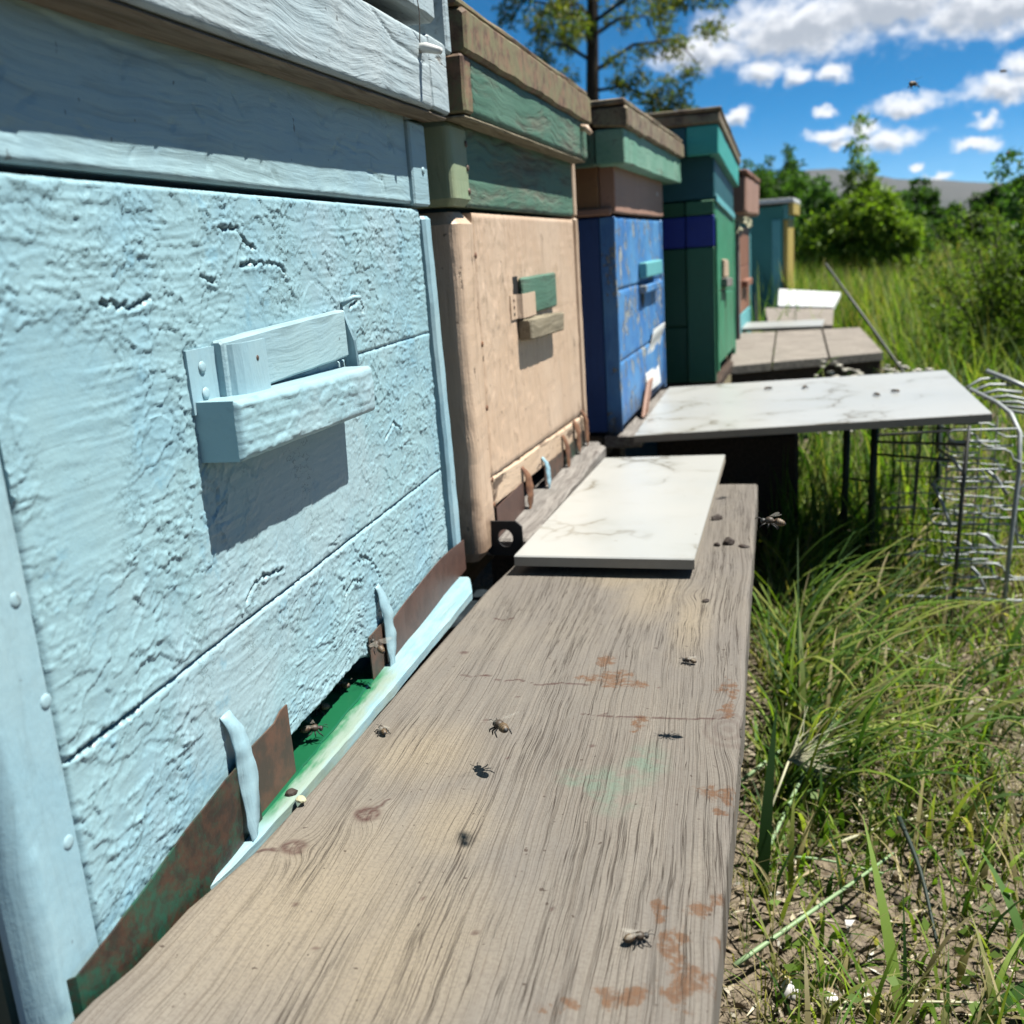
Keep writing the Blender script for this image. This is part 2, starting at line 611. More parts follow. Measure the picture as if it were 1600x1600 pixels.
M_BLUE2 = mat_paint('light_blue_thin_paint', (.41, .585, .62), (.36, .54, .61), wood=(.33, .36, .34), wear=.72, grain=1, rough=.5, bumpk=.55, gcol=.5)
M_RIM1 = mat_paint('weathered_white_blue_paint', (.50, .575, .60), (.43, .53, .57), wood=(.30, .29, .26), wear=.66, grain=1, rough=.6, bumpk=.9, gcol=.75, grainfreq=1.1)
M_RIM1U = mat_wood('rim_underside_wood', (.36, .29, .22), (.16, .12, .08))
M_BLUEV = mat_paint('light_blue_batten_paint', (.42, .61, .67), (.33, .55, .65), wood=(.36, .40, .38), wear=.70, grain=2, rough=.45, bumpk=.5)
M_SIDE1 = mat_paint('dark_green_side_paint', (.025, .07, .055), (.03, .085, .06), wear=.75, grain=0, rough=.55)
M_CREAMS = mat_paint('shaded_cream_side_paint', (.36, .27, .16), (.28, .22, .12), wood=(.2, .15, .1), wear=.6, grain=0, rough=.6)  # cream darkened in the colour itself to stand in for shade on the side
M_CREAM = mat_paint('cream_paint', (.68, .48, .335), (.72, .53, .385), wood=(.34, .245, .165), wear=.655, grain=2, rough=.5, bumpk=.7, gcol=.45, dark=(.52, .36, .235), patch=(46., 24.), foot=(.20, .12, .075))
M_CREAMH = mat_paint('cream_paint_boards', (.68, .49, .335), (.72, .53, .375), wood=(.26, .17, .11), wear=.54, grain=1, rough=.55, bumpk=.7, gcol=.5, patch=(40., 12.))
M_GREENW = mat_paint('worn_green_paint', (.075, .18, .12), (.10, .21, .145), wood=(.20, .195, .145), wear=.44, grain=1, rough=.65, bumpk=.7, gcol=.75, wsoft=.3)
M_GREENV = mat_paint('olive_green_paint', (.36, .40, .24), (.26, .36, .22), wood=(.38, .25, .14), wear=.60, grain=2, rough=.6, bumpk=.5)
M_ROOFB = mat_metal('rusty_painted_roof_edge', (.12, .058, .034), (.29, .165, .095), (.22, .21, .10), scale=60, rough=.75, metallic=.05)
M_ROOFB2 = mat_metal('brown_roof_edge', (.10, .06, .04), (.27, .175, .11), (.27, .24, .14), scale=55, rough=.75, metallic=.05)
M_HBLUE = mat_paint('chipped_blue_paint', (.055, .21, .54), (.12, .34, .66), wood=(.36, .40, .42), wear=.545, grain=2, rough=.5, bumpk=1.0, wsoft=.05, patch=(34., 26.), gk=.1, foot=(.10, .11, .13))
M_HBLUE_S = mat_paint('shaded_blue_side_paint', (.018, .066, .235), (.022, .078, .27), wear=.75, grain=2, rough=.5)  # deeper than the front's blue: side shade is put into this colour
M_PINK = mat_paint('pink_brown_paint', (.40, .225, .16), (.44, .25, .18), wood=(.3, .2, .14), wear=.68, grain=1, rough=.6)
M_ORANGE = mat_paint('orange_brown_paint', (.33, .17, .07), (.28, .14, .07), wear=.7, grain=1, rough=.6)
M_TEALRIM = mat_paint('pale_green_rim_paint', (.16, .36, .25), (.24, .42, .31), wood=(.28, .27, .2), wear=.62, grain=1, rough=.6, gcol=.5)
M_GREEN4 = mat_paint('shaded_green_paint', (.014, .095, .04), (.017, .11, .048), wear=.78, grain=2, rough=.45)  # side green with the shade already mixed into its base colour
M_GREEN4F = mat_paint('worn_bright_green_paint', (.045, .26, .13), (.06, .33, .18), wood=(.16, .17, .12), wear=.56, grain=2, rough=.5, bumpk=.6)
M_GREEN4B = mat_paint('mid_green_batten_paint', (.04, .17, .085), (.045, .19, .1), wear=.72, grain=2, rough=.5)
M_BAND = mat_paint('shaded_blue_band_paint', (.014, .03, .28), (.017, .04, .33), wear=.8, grain=0, rough=.45)  # band blue made darker so the side looks shaded
M_TEAL = mat_paint('dark_teal_paint', (.014, .10, .12), (.018, .12, .135), wear=.78, grain=0, rough=.5)
M_TEALB = mat_paint('bright_teal_paint', (.05, .40, .34), (.06, .45, .38), wear=.72, grain=1, rough=.5)
M_TEALF = mat_paint('faded_teal_paint', (.05, .27, .25), (.06, .30, .28), wear=.7, grain=0, rough=.55)
M_TURQ = mat_paint('turquoise_paint', (.14, .46, .50), (.17, .52, .55), wear=.7, grain=2, rough=.55)
M_YELLOW = mat_paint('yellow_paint', (.50, .36, .07), (.55, .41, .11), wear=.72, grain=2, rough=.55)
M_RUSTW = mat_paint('red_brown_paint', (.26, .105, .06), (.33, .15, .09), wear=.7, grain=2, rough=.6)
M_GREYW = mat_wood('grey_weathered_wood', (.36, .33, .30), (.14, .12, .11), grain=1)
M_GREYWX = mat_wood('grey_weathered_wood_cross', (.40, .35, .30), (.17, .145, .125), grain=0)
M_GREYWZ = mat_wood('grey_weathered_wood_upright', (.36, .33, .30), (.14, .12, .11), grain=2)
M_BAR = mat_wood('bare_bar_wood', (.40, .34, .24), (.17, .14, .09), grain=1)
M_DKW = mat_wood('dark_brown_wood', (.11, .07, .05), (.04, .028, .02), grain=1)
M_BODY = mat_wood('inner_box_wood', (.16, .12, .08), (.07, .05, .035), grain=0)
M_STRIPG = mat_metal('green_over_rust_strip', (.03, .02, .014), (.075, .035, .02), (.012, .095, .058), scale=120, rough=.5, metallic=.1)
M_STRIPB = mat_metal('brown_metal_strip', (.10, .05, .037), (.135, .068, .05), scale=70, rough=.5, metallic=.15)
M_STRIPD = mat_metal('dark_rusty_strip', (.075, .06, .045), (.16, .085, .055), scale=60, rough=.6, metallic=.2)
M_RUST = mat_metal('rust', (.26, .115, .05), (.17, .07, .035), scale=60, rough=.8, metallic=.1)
M_BLACK = mat_plain('black_iron', (.02, .018, .017), .6)
M_WHITE = mat_plain('white_paint', (.78, .79, .78), .5)
M_GALV = mat_plain('galvanised_wire', (.46, .48, .48), .55, .35, .4, 200, metallic=.3)
M_DARKWIRE = mat_plain('dark_wire', (.09, .09, .08), .55)
M_DARKLEG = mat_plain('dark_green_leg', (.02, .035, .025), .6)
M_LANDG = mat_plain('glossy_green_paint', (.010, .125, .052), .32, .5, .25, 25)
M_TARP = mat_plain('dark_tarp', (.02, .028, .034), .35, .5, .3, 20)
M_CAP = mat_plain('white_plastic_peg', (.75, .76, .74), .4)
M_STRAWP = mat_plain('pale_straw', (.52, .50, .33), .6)
M_STEMG = mat_plain('pale_green_stem', (.28, .40, .20), .5)
M_SHELL = mat_plain('white_shell', (.78, .74, .72), .45)
M_CRUMB = mat_plain('dark_crumb', (.045, .03, .022), .7)
M_LEAF = mat_leaf('leaf')
M_GRASS = mat_leaf('grass_blade', .32, .6)
M_BARK = mat_wood('bark', (.055, .042, .032), (.02, .016, .013), grain=2, freq=.15, bumpk=.8)

# landing sill: light blue, worn through to green and wood near the entrance
m, t, b, o = new_mat('sill_paint')
v = t.obj(False)
sx_ = t.add('ShaderNodeSeparateXYZ'); t.put(sx_.inputs[0], v)
g = t.noise(t.v('MULTIPLY', v, (300, 12, 300)), 1, 4, .6)
n1 = t.noise(t.v('MULTIPLY', v, (120, 30, 60)), 1, 5, .65)
c = t.mix(t.step(n1, .4, .65), (.38, .55, .58), (.29, .50, .58))
c = t.mix(t.m('MULTIPLY', t.step(g, .55, .7), .5), c, (.25, .40, .38))
edge = t.m('ADD', sx_.outputs[0], t.m('MULTIPLY', t.m('SUBTRACT', n1, .5), .02))
mid = t.m('MULTIPLY', t.step(sx_.outputs[1], .14, .175), t.m('SUBTRACT', 1.0, t.step(sx_.outputs[1], .325, .36)))
zone = t.m('MULTIPLY', mid, t.m('SUBTRACT', 1.0, t.step(edge, .010, .022)))
c = t.mix(t.m('MULTIPLY', zone, .75), c, (.30, .36, .25))
zone2 = t.m('MULTIPLY', mid, t.m('SUBTRACT', 1.0, t.step(edge, .003, .011)))
c = t.mix(zone2, c, (.014, .20, .08))
t.put(b.inputs['Base Color'], c)
b.inputs['Roughness'].default_value = .4
t.put(b.inputs['Normal'], t.bump(t.m('ADD', g, n1), .4, .0012))
M_SILL = m

# marble-look tile
m, t, b, o = new_mat('marble_tile')
v = t.obj()
wv = t.v('ADD', v, t.v('SCALE', t.v('SUBTRACT', t.noise(v, 7, 4, .6, 0, 'Color'), (.5, .5, .5)), scale=.16))
ve = t.voro(wv, 7.5, 'DISTANCE_TO_EDGE')
vein = t.m('SUBTRACT', 1.0, t.step(ve, 0.0, .03))
gate = t.step(t.noise(v, 6.0, 3, .5), .46, .60)
soft = t.m('MULTIPLY', t.m('SUBTRACT', 1.0, t.step(ve, 0.0, .16)), gate)
n2 = t.noise(v, 3.0, 4, .55)
c = t.mix(t.step(n2, .35, .7), (.53, .52, .49), (.47, .475, .46))
dst = t.noise(v, 26, 6, .7)
c = t.mix(t.m('MULTIPLY', t.step(dst, .52, .75), .22), c, (.36, .31, .24))
c = t.mix(t.m('MULTIPLY', t.step(t.noise(v, 95, 2, .5), .72, .76), .6), c, (.2, .15, .1))
c = t.mix(t.m('MULTIPLY', soft, .4), c, (.36, .35, .30))
c = t.mix(t.m('MULTIPLY', t.m('MULTIPLY', vein, gate), .8), c, (.20, .17, .12))
t.put(b.inputs['Base Color'], c)
t.put(b.inputs['Roughness'], .3)
b.inputs['Specular IOR Level'].default_value = .5
M_TILE = m
M_TILEB = mat_plain('tile_body', (.42, .36, .29), .8, .2)

# weathered plank
m, t, b, o = new_mat('weathered_plank')
v = t.obj(False)
# distortion of the grain: gentle meander plus swirls around knots (attribute)
sep = t.add('ShaderNodeSeparateXYZ'); t.put(sep.inputs[0], v)
mean = t.m('MULTIPLY', t.m('SUBTRACT', t.noise(t.v('MULTIPLY', v, (3, 1.6, 1)), 1, 2, .5), .5), .045)
fineM = t.m('MULTIPLY', t.m('SUBTRACT', t.noise(t.v('MULTIPLY', v, (30, 22, 1)), 1, 2, .5), .5), .0035)
gx = t.m('ADD', t.m('ADD', sep.outputs[0], mean), t.m('ADD', fineM, t.m('MULTIPLY', t.attr('knot'), .007)))
cb = t.add('ShaderNodeCombineXYZ')
t.put(cb.inputs[0], gx); t.put(cb.inputs[1], sep.outputs[1]); t.put(cb.inputs[2], 0.0)
gv = cb.outputs[0]
g1 = t.noise(t.v('MULTIPLY', gv, (400, 2.0, 1)), 1, 2, .45)
g2 = t.noise(t.v('MULTIPLY', gv, (700, 10, 1)), 1, 3, .6)
g3 = t.noise(t.v('MULTIPLY', gv, (60, 3, 1)), 1, 3, .55)
ridge = t.m('ABSOLUTE', t.m('SUBTRACT', g1, .5))
lines = t.m('SUBTRACT', 1.0, t.step(ridge, .003, .02))
broad = t.noise(t.v('MULTIPLY', v, (14, 7, 1)), 1, 5, .6)
crk = t.m('MULTIPLY', t.m('SUBTRACT', 1.0, t.step(t.m('ABSOLUTE', t.m('SUBTRACT', t.noise(t.v('MULTIPLY', gv, (210, 2.6, 1)), 1, 4, .62), .52)), .0, .016)), t.step(t.m('ADD', t.noise(t.v('MULTIPLY', v, (30, 6, 1)), 1, 3, .5), t.m('MULTIPLY', sep.outputs[0], .8)), .52, .66))
c = t.mix(t.step(g3, .3, .7), (.244, .214, .179), (.198, .174, .149))
c = t.mix(t.m('MULTIPLY', t.step(t.noise(t.v('MULTIPLY', gv, (950, 45, 1)), 1, 3, .6), .48, .72), .5), c, (.16, .125, .10))
c = t.mix(t.m('MULTIPLY', t.step(broad, .40, .62), .62), c, (.185, .165, .148))
c = t.mix(t.m('MULTIPLY', t.step(g2, .45, .7), .22), c, (.36, .31, .255))
c = t.mix(t.m('MULTIPLY', lines, .45), c, (.10, .078, .06))
c = t.mix(t.m('MULTIPLY', t.attr('tan'), .45), c, (.38, .30, .195))
gr = t.m('MULTIPLY', t.attr('green'), t.step(t.noise(v, 90, 4, .6), .35, .62))
c = t.mix(t.m('MULTIPLY', gr, .9), c, (.165, .215, .165))
ru = t.m('MULTIPLY', t.step(t.attr('rust'), .02, .2), t.step(t.m('ADD', t.attr('rust'), t.m('MULTIPLY', t.m('SUBTRACT', t.noise(v, 150, 7, .75), .5), 3.4)), .48, .95))
c = t.mix(t.m('MULTIPLY', ru, .8), c, t.mix(t.noise(v, 190, 4, .7), (.075, .03, .012), (.22, .098, .036)))
c = t.mix(t.m('MULTIPLY', crk, .9), c, (.05, .035, .025))
c = t.mix(t.m('MULTIPLY', t.attr('dark'), .9), c, (.075, .03, .025))
c = t.mix(t.m('MULTIPLY', t.step(t.noise(v, 620, 2, .6), .42, .66), .38), c, (.15, .122, .10))
spk = t.step(t.noise(v, 230, 2, .4), .735, .76)
c = t.mix(t.m('MULTIPLY', spk, .8), c, (.06, .04, .03))
t.put(b.inputs['Base Color'], c)
b.inputs['Roughness'].default_value = .78
b.inputs['Specular IOR Level'].default_value = .18
h = t.m('SUBTRACT', t.m('SUBTRACT', t.m('MULTIPLY', g2, .35), t.m('MULTIPLY', lines, .8)), t.m('MULTIPLY', crk, 1.4))
h = t.m('SUBTRACT', h, t.m('MULTIPLY', t.attr('dark'), .8))
t.put(b.inputs['Normal'], t.bump(h, .55, .0013))
M_PLANK = m

# ground
m, t, b, o = new_mat('soil')
v = t.obj(False)
n1 = t.noise(v, 2.2, 6, .65); n2 = t.noise(v, 38, 6, .7); n3 = t.voro(v, 130); n4 = t.noise(v, .25, 5, .6)
c = t.mix(t.step(n2, .3, .7), (.21, .16, .11), (.105, .077, .053))
c = t.mix(t.m('MULTIPLY', t.step(n3, .0, .35), .5), (.30, .245, .18), c)
c = t.mix(t.m('MULTIPLY', t.step(n1, .48, .62), .5), c, (.10, .11, .04))
sp_ = t.add('ShaderNodeSeparateXYZ'); t.put(sp_.inputs[0], v)
far = t.step(sp_.outputs[1], 4, 14)
fc = t.mix(t.step(n4, .4, .62), (.085, .11, .03), (.22, .19, .08))
c = t.mix(far, c, fc)
t.put(b.inputs['Base Color'], c)
b.inputs['Roughness'].default_value = .95
b.inputs['Specular IOR Level'].default_value = .1
t.put(b.inputs['Normal'], t.bump(t.m('ADD', n2, t.m('MULTIPLY', n3, .6)), .8, .012))
M_SOIL = m

m, t, b, o = new_mat('hill_scrub')
v = t.obj(False)
n1 = t.noise(v, .006, 7, .65); n2 = t.noise(v, .03, 5, .6)
c = t.mix(t.step(n1, .4, .62), (.075, .073, .07), (.038, .047, .038))
c = t.mix(t.m('MULTIPLY', n2, .5), c, (.06, .06, .058))
t.put(b.inputs['Base Color'], c)
b.inputs['Roughness'].default_value = 1.0
M_HILL = m


# ================================================================== setting: ground, hills
def ground_z(x, y):
    d = np.hypot(x, y)
    return -0.285 + .02 * fbm(x * 1.1, y * 1.1, 3, 31) * np.clip(d, .3, 1.5) + .012 * fbm(x * 7, y * 7, 2, 33) - .02 * np.clip(x - .3, 0, 3)


gx_ = np.concatenate([-np.geomspace(4000, 3.2, 40), np.linspace(-3, 3, 150), np.geomspace(3.2, 4000, 40)])
gy_ = np.concatenate([-np.geomspace(1500, 1.2, 24), np.linspace(-1, 5, 150), np.geomspace(5.2, 6000, 60)])
GX, GY = np.meshgrid(gx_, gy_, indexing='ij')
GZ = ground_z(GX, GY)
idx = np.arange(GX.size).reshape(GX.shape)
F = np.stack([idx[:-1, :-1], idx[1:, :-1], idx[1:, 1:], idx[:-1, 1:]], -1).reshape(-1, 4)
gr = link_mesh('ground', np.stack([GX, GY, GZ], -1).reshape(-1, 3), F, M_SOIL, smooth=True)
tag(gr, kind='structure')


def hills():
    azs = np.radians(np.linspace(-60, 60, 361))
    prof = np.interp(np.degrees(azs), [-60, -30, -10, 0, 2.5, 3.7, 5.0, 6.5, 8.1, 9.5, 12.0, 14, 18, 30, 45, 60], [1.2, 2.0, 2.2, 2.6, 3.0, 3.2, 3.15, 2.8, 2.35, 2.25, 1.8, 1.55, 1.6, 2.2, 1.4, 1.8])
    rows = []
    for k, (r, s) in enumerate([(2100, -.02), (2400, .32), (2700, .6), (3000, .85), (3300, 1.0), (4200, .8), (5200, .2)]):
        e = prof * s + .12 * fbm(np.degrees(azs) * .35, np.full_like(azs, k * .7), 4, 41) * s
        zz = .27 + 3300 * np.tan(np.radians(e)) * (1 if s > 0 else 1)
        rows.append(np.stack([r * np.sin(azs), r * np.cos(azs), zz], -1))
    V = np.array(rows)
    n, mm = V.shape[:2]
    ii = np.arange(n * mm).reshape(n, mm)
    F = np.stack([ii[:-1, :-1], ii[:-1, 1:], ii[1:, 1:], ii[1:, :-1]], -1).reshape(-1, 4)
    return tag(link_mesh('hills', V.reshape(-1, 3), F, M_HILL, smooth=True), kind='structure')


hills()

# ================================================================== hive one: thick light blue paint
B1 = thing('beehive', 'light blue beehive in the foreground, its thick paint cracked and wrinkled', 'beehive', (0, 0.25, 0), group='beehives standing in a row')
CR1 = [[(0.203, 0.291), (0.222, 0.291), (0.229, 0.283), (0.239, 0.281)], [(0.22, 0.273), (0.242, 0.274), (0.266, 0.272), (0.269, 0.267)], [(0.179, 0.269), (0.192, 0.266)],
       [(0.36, 0.244), (0.378, 0.247), (0.382, 0.24)], [(0.038, 0.1005), (0.058, 0.1), (0.08, 0.1)], [(0.33, 0.086), (0.351, 0.075), (0.365, 0.058)], [(0.18, 0.111), (0.193, 0.117), (0.222, 0.113)],
       [(.10, .262), (.12, .259), (.135, .262)], [(.40, .15), (.42, .158), (.435, .15)], [(.30, .07), (.315, .074), (.33, .069)]]


def seg_dist(Y, Z, pl):
    d = np.full(Y.shape, 9.0)
    for (a, b) in zip(pl[:-1], pl[1:]):
        a = np.array(a); b = np.array(b); ab = b - a
        tt = np.clip(((Y - a[0]) * ab[0] + (Z - a[1]) * ab[1]) / (ab @ ab), 0, 1)
        d = np.minimum(d, np.hypot(Y - a[0] - tt * ab[0], Z - a[1] - tt * ab[1]))
    return d


def lips(n, th, w, gate):
    """edge of a lifted paint layer: crisp on the low side, sloping off on the high side"""
    up = n - th
    lip = np.where(up > 0, np.exp(-up / w), np.exp(up / (w * .12)))
    pit = np.where(up < 0, np.exp(up / (w * .45)), 0) * sstep(-up, 0, w * .1)
    return lip * gate, pit * gate, sstep(up, -.006, .006) * gate


def blue_relief(Y, Z):
    jx = .0016 * fbm(Y * 150, Z * 150, 3, 30); jz = .0014 * fbm(Y * 150, Z * 150, 3, 36)
    wu = Y + .012 * fbm(Y * 15, Z * 15, 3, 1) + jx; wz = Z + .009 * fbm(Y * 17, Z * 17, 3, 2) + jz
    rm = sstep(fbm(Y * 7, Z * 9, 3, 20), -.5, -.05)
    smooth = np.exp(-(((Y - .27) / .08) ** 4 + ((Z - .16) / .045) ** 4))
    rm = rm * (1 - .9 * smooth)
    h = 0; cav = 0
    # every chipped edge comes from a field of its own, so the edges cross instead of running in rings
    for k, (fy, fz, th, w, amp, lev) in enumerate(((12, 22, .02, .03, .8, .3), (15, 30, -.1, .03, .75, .25), (18, 34, .1, .035, .7, .25), (24, 46, -.05, .04, .6, .2), (28, 60, .08, .05, .55, .2), (36, 80, 0., .06, .5, .15), (44, 100, .12, .07, .45, .12))):
        n1 = fbm(wu * fy + 3.1 * k, wz * fz + 1.7 * k, 4, 50 + 5 * k, .55)
        g_ = sstep(fbm(Y * (16 + 3 * k) + k, Z * (18 + 3 * k) + 5 * k, 2, 140 + k), -.28, .02) * rm
        l, p, e = lips(n1, th, w, g_)
        h = h + amp * l * (.6 + .4 * gn(Y * 90, Z * 90, k)) - .25 * amp * p + lev * e
        cav = cav + .5 * p
    gm = sstep(fbm(Y * 6, Z * 8, 2, 25), -.15, .25) * (1 - .7 * smooth)
    st = gn(Y * 8 + .5 * gn(Y * 30, Z * 30, 3), Z * 190 + 1.3 * gn(Y * 16, Z * 8, 6), 8)
    l, p, e = lips(st, .05, .22, gm)
    h = h + .36 * l
    h = h + .10 * gn(Y * 16, Z * 420, 12) + .10 * fbm(Y * 60, Z * 60, 3, 14)
    vb = gn(Y * 150, Z * 150, 15)
    h = h + .4 * sstep(vb, .68, .8) * (.3 + .7 * rm)
    for pl in CR1:
        jag = .0022 * (np.round(2 * fbm(Y * 240, Z * 240, 2, 18) * 1.5) / 2)
        d = seg_dist(Y + jag, Z + jag * .8, pl)
        k = np.exp(-(d / .0008) ** 2)
        h = h - 2.2 * k + .6 * np.exp(-((d - .0022) / .0012) ** 2)
        cav = cav + 2.0 * k
    return h * .98e-3, {'cav': np.clip(cav, 0, 1)}


bw = lambda V: V
relief_board('front_board', .0335, .5255, .21292, .3080, .022, .00085, blue_relief, M_BLUE, B1, emask=lambda Y, Z: np.where((Z < .225) & (Y < .33), 0.0, 1.0))
relief_board('front_board', .0335, .5255, .1005, .2129, .022, .00085, blue_relief, M_BLUE, B1, emask=lambda Y, Z: np.where((Z > .2) & (Y < .33), 0.0, 1.0))


def low_edge(V):
    # the bottom board is cut away over the entrance
    V = V.copy()
    z = V[:, 2]; y = V[:, 1]
    lift = .012 * sstep(y, .16, .21) * (1 - sstep(y, .31, .35)) + .0012 * fbm(y * 60, y * 0, 3, 3)
    k = np.clip((.06 - z) / .05, 0, 1)
    V[:, 2] = z + lift * k
    return V


relief_board('front_board', .0335, .5255, .0090, .1000, .022, .00085, blue_relief, M_BLUE, B1, warp=low_edge)


def post_relief(Y, Z):
    h = .25 * fbm(Y * 60, Z * 30, 4, 50) + .1 * fbm(Y * 200, Z * 200, 2, 51)
    # a drip of paint running down the corner
    d = np.abs(Y - .009 - .003 * gn(Z * 40, Z * 0, 5)) / .0022
    h = h + .9 * np.exp(-d ** 2) * sstep(Z, .012, .02) * (1 - sstep(Z, .075, .082))
    roundoff = np.clip((.008 - Y) / .008, 0, 1) ** 2 * 8
    return (h - roundoff) * 1e-3, {'cav': .25 * sstep(fbm(Y * 30, Z * 30, 3, 9), .1, .4)}


post = relief_board('corner_post', .0, .0328, .004, .308, .012, .0014, post_relief, M_BLUEV, B1, xf=.0006, edge=.0012)
for (ny, nz) in ((.0255, .167), (.030, .127), (.027, .072), (.012, .235)):
    n_ = nail(post, ny, nz, .0006, .0030, M_BLUEV, .0006)
beam('corner_batten', (-.02, .5295, .004), (.0035, .5475, .303), M_BLUEV, B1, axis=2, seg=40, amp=.0009, bev=.0025,
     warp=lambda P: [P[0], P[1] + .012 * (1 - P[2] / .3) ** 1.0 + (.004 if P[2] > .295 else 0) * 0, P[2]])
beam('side_board', (-.5, -.0005, .0), (-.0125, .028, .31), M_SIDE1, B1, axis=0, seg=8)
beam('side_board', (-.5, .52, .0), (-.022, .545, .31), M_BLUEV, B1, axis=0, seg=8)
beam('back_board', (-.525, .0, .0), (-.5, .548, .31), M_BLUE2, B1, axis=1, seg=8)


# bottom floor with green landing, and its light blue worn sill
def sill_warp(P):
    e = .0187 * max(0.0, (P[1] + .25 - .345) / .222) ** .45
    if P[0] > -.005:
        k = P[1]
        P[0] = P[0] + e + .0012 * float(fbm(k * 40, 0, 3, 2))
        if k > .505:
            P[0] -= (k - .505) * .35
    return P


beam('landing_sill', (-.12, .02, -.0085), (.0, .541, .0005), M_SILL, B1, axis=1, seg=110, amp=.0005, bev=.0015, warp=sill_warp)
beam('floor_board', (-.49, .03, -.03), (-.125, .52, -.004), M_BODY, B1, axis=1, seg=6)
beam('landing_plate', (-.10, .150, .0012), (.0035, .335, .0030), M_LANDG, B1, axis=1, seg=40, amp=.0006, bev=.0006, warp=lambda P: [P[0] + (.002 * float(fbm(P[1] * 50, 3, 3, 4)) if P[0] > 0 else 0), P[1], P[2] - (.0012 if P[0] > 0 else 0)])

# metal entrance strips and bent lugs
def strip(name, prof, z0, z1, mat, parent, thick=.0009, top=None):
    """prof: list of (x, y); upright sheet between z0 and z1"""
    V = []; F = []
    n = len(prof)
    for side in (0, 1):
        for i, (x, y) in enumerate(prof):
            a = prof[max(0, i - 1)]; c_ = prof[min(n - 1, i + 1)]
            tx, ty = c_[0] - a[0], c_[1] - a[1]
            L_ = math.hypot(tx, ty) or 1
            nx, ny = ty / L_, -tx / L_
            o_ = -thick * side
            zt = z1 if top is None else top(y)
            for z in (z0, (z0 + zt) / 2, zt):
                V.append((x + nx * o_, y + ny * o_, z))
    m3 = 3 * n
    for s_ in (0, 1):
        for i in range(n - 1):
            for k in (0, 1):
                q = [s_ * m3 + i * 3 + k, s_ * m3 + (i + 1) * 3 + k, s_ * m3 + (i + 1) * 3 + k + 1, s_ * m3 + i * 3 + k + 1]
                F.append(tuple(q))
    for i in range(n - 1):
        F.append((i * 3, m3 + i * 3, m3 + (i + 1) * 3, (i + 1) * 3))
        F.append((i * 3 + 2, (i + 1) * 3 + 2, m3 + (i + 1) * 3 + 2, m3 + i * 3 + 2))
    for i in (0, n - 1):
        for k in (0, 1):
            F.append((i * 3 + k, i * 3 + k + 1, m3 + i * 3 + k + 1, m3 + i * 3 + k))
    o = link_mesh(name, V, F, mat, parent)
    fix_normals(o.data)
    return o


def wavy(y0, y1, x, n=14, a=.0006, s=0):
    return [(x + a * float(gn(y * 22 + s, s * 3.3, 7)), y) for y in np.linspace(y0, y1, n)]


strip('entrance_strip', [(-.012, .010), (-.001, .011), (.0035, .014)] + wavy(.018, .158, .0042, 16), -.0045, .036, M_STRIPG, B1, top=lambda y: .0225 + .0165 * min(1, max(0, y / .13)) + .001 * float(gn(y * 60, 1, 3)))
strip('entrance_strip', wavy(.146, .2035, .0022, 8, .0005, 4), .0008, .042, M_STRIPD, B1, top=lambda y: .041 - (.002 if y < .19 else -.001))
strip('entrance_strip', wavy(.325, .366, .003, 8, .0006, 8), .0008, .03, M_STRIPD, B1, top=lambda y: .031)
strip('entrance_strip', wavy(.352, .562, .0042, 16, .0009, 12), .0006, .034, M_STRIPB, B1, top=lambda y: .026 + .006 * math.sin(max(0, (y - .36)) * 14))


def lug(y0, y1, z0, z1, bulge, mat, parent, twist=.0, name='bent_lug', base=.0015, foot=.009):
    n = 26
    V = []; F = []
    for i in range(n):
        u_ = i / (n - 1)
        z = z1 + (z0 - z1) * u_
        x = base + bulge * math.sin(math.pi * min(1, u_ * 1.02) ** .8) * (.9 + .1 * math.sin(9 * u_)) + (foot - base) * u_ ** 2
        wdt = (y1 - y0) * (.75 + .35 * math.sin(math.pi * u_)) * (1 - .35 * u_ ** 3)
        yc = (y0 + y1) / 2 + .003 * math.sin(u_ * 4.0)
        for (s_, dx) in ((-.5, -twist), (0, .0012), (.5, twist)):
            cr = .0012 * float(gn(u_ * 7 + y0 * 90, s_ * 3 + y0 * 40, 9)); V.append((x + dx * math.sin(math.pi * u_) + cr, yc + s_ * wdt * (1 + .25 * float(gn(u_ * 6, s_ * 5 + y0 * 50, 4))), z))
    N = len(V)
    V += [(x - .0007, y, z) for (x, y, z) in V]
    for i in range(n - 1):
        for k in (0, 1):
            a = i * 3 + k
            F.append((a, a + 1, a + 4, a + 3)); F.append((N + a, N + a + 3, N + a + 4, N + a + 1))
        for k in (0, 2):
            a = i * 3 + k
            F.append((a, a + 3, N + a + 3, N + a))
    for i in (0, n - 1):
        for k in (0, 1):
            a = i * 3 + k
            F.append((a, a + 1, N + a + 1, N + a))
    o = link_mesh(name, V, F, mat, parent, smooth=True)
    fix_normals(o.data)
    return o


lug(.138, .149, -.002, .066, .0045, M_BLUEV, B1, .0015, foot=.0085)
lug(.347, .359, -.004, .058, .0045, M_BLUEV, B1, .0015, foot=.008)

# round ventilation hatch: bar, slider, bracket, peg
def bar_relief(Y, Z):
    h = .35 * gn(Y * 7, Z * 520, 3) + .8 * fbm(Y * 70, Z * 200, 5, 60, .65) + .5 * sstep(fbm(Y * 30, Z * 60, 3, 66), .1, .2)
    return h * 1e-3, {'cav': .4 * sstep(fbm(Y * 40, Z * 80, 3, 9), .2, .5)}


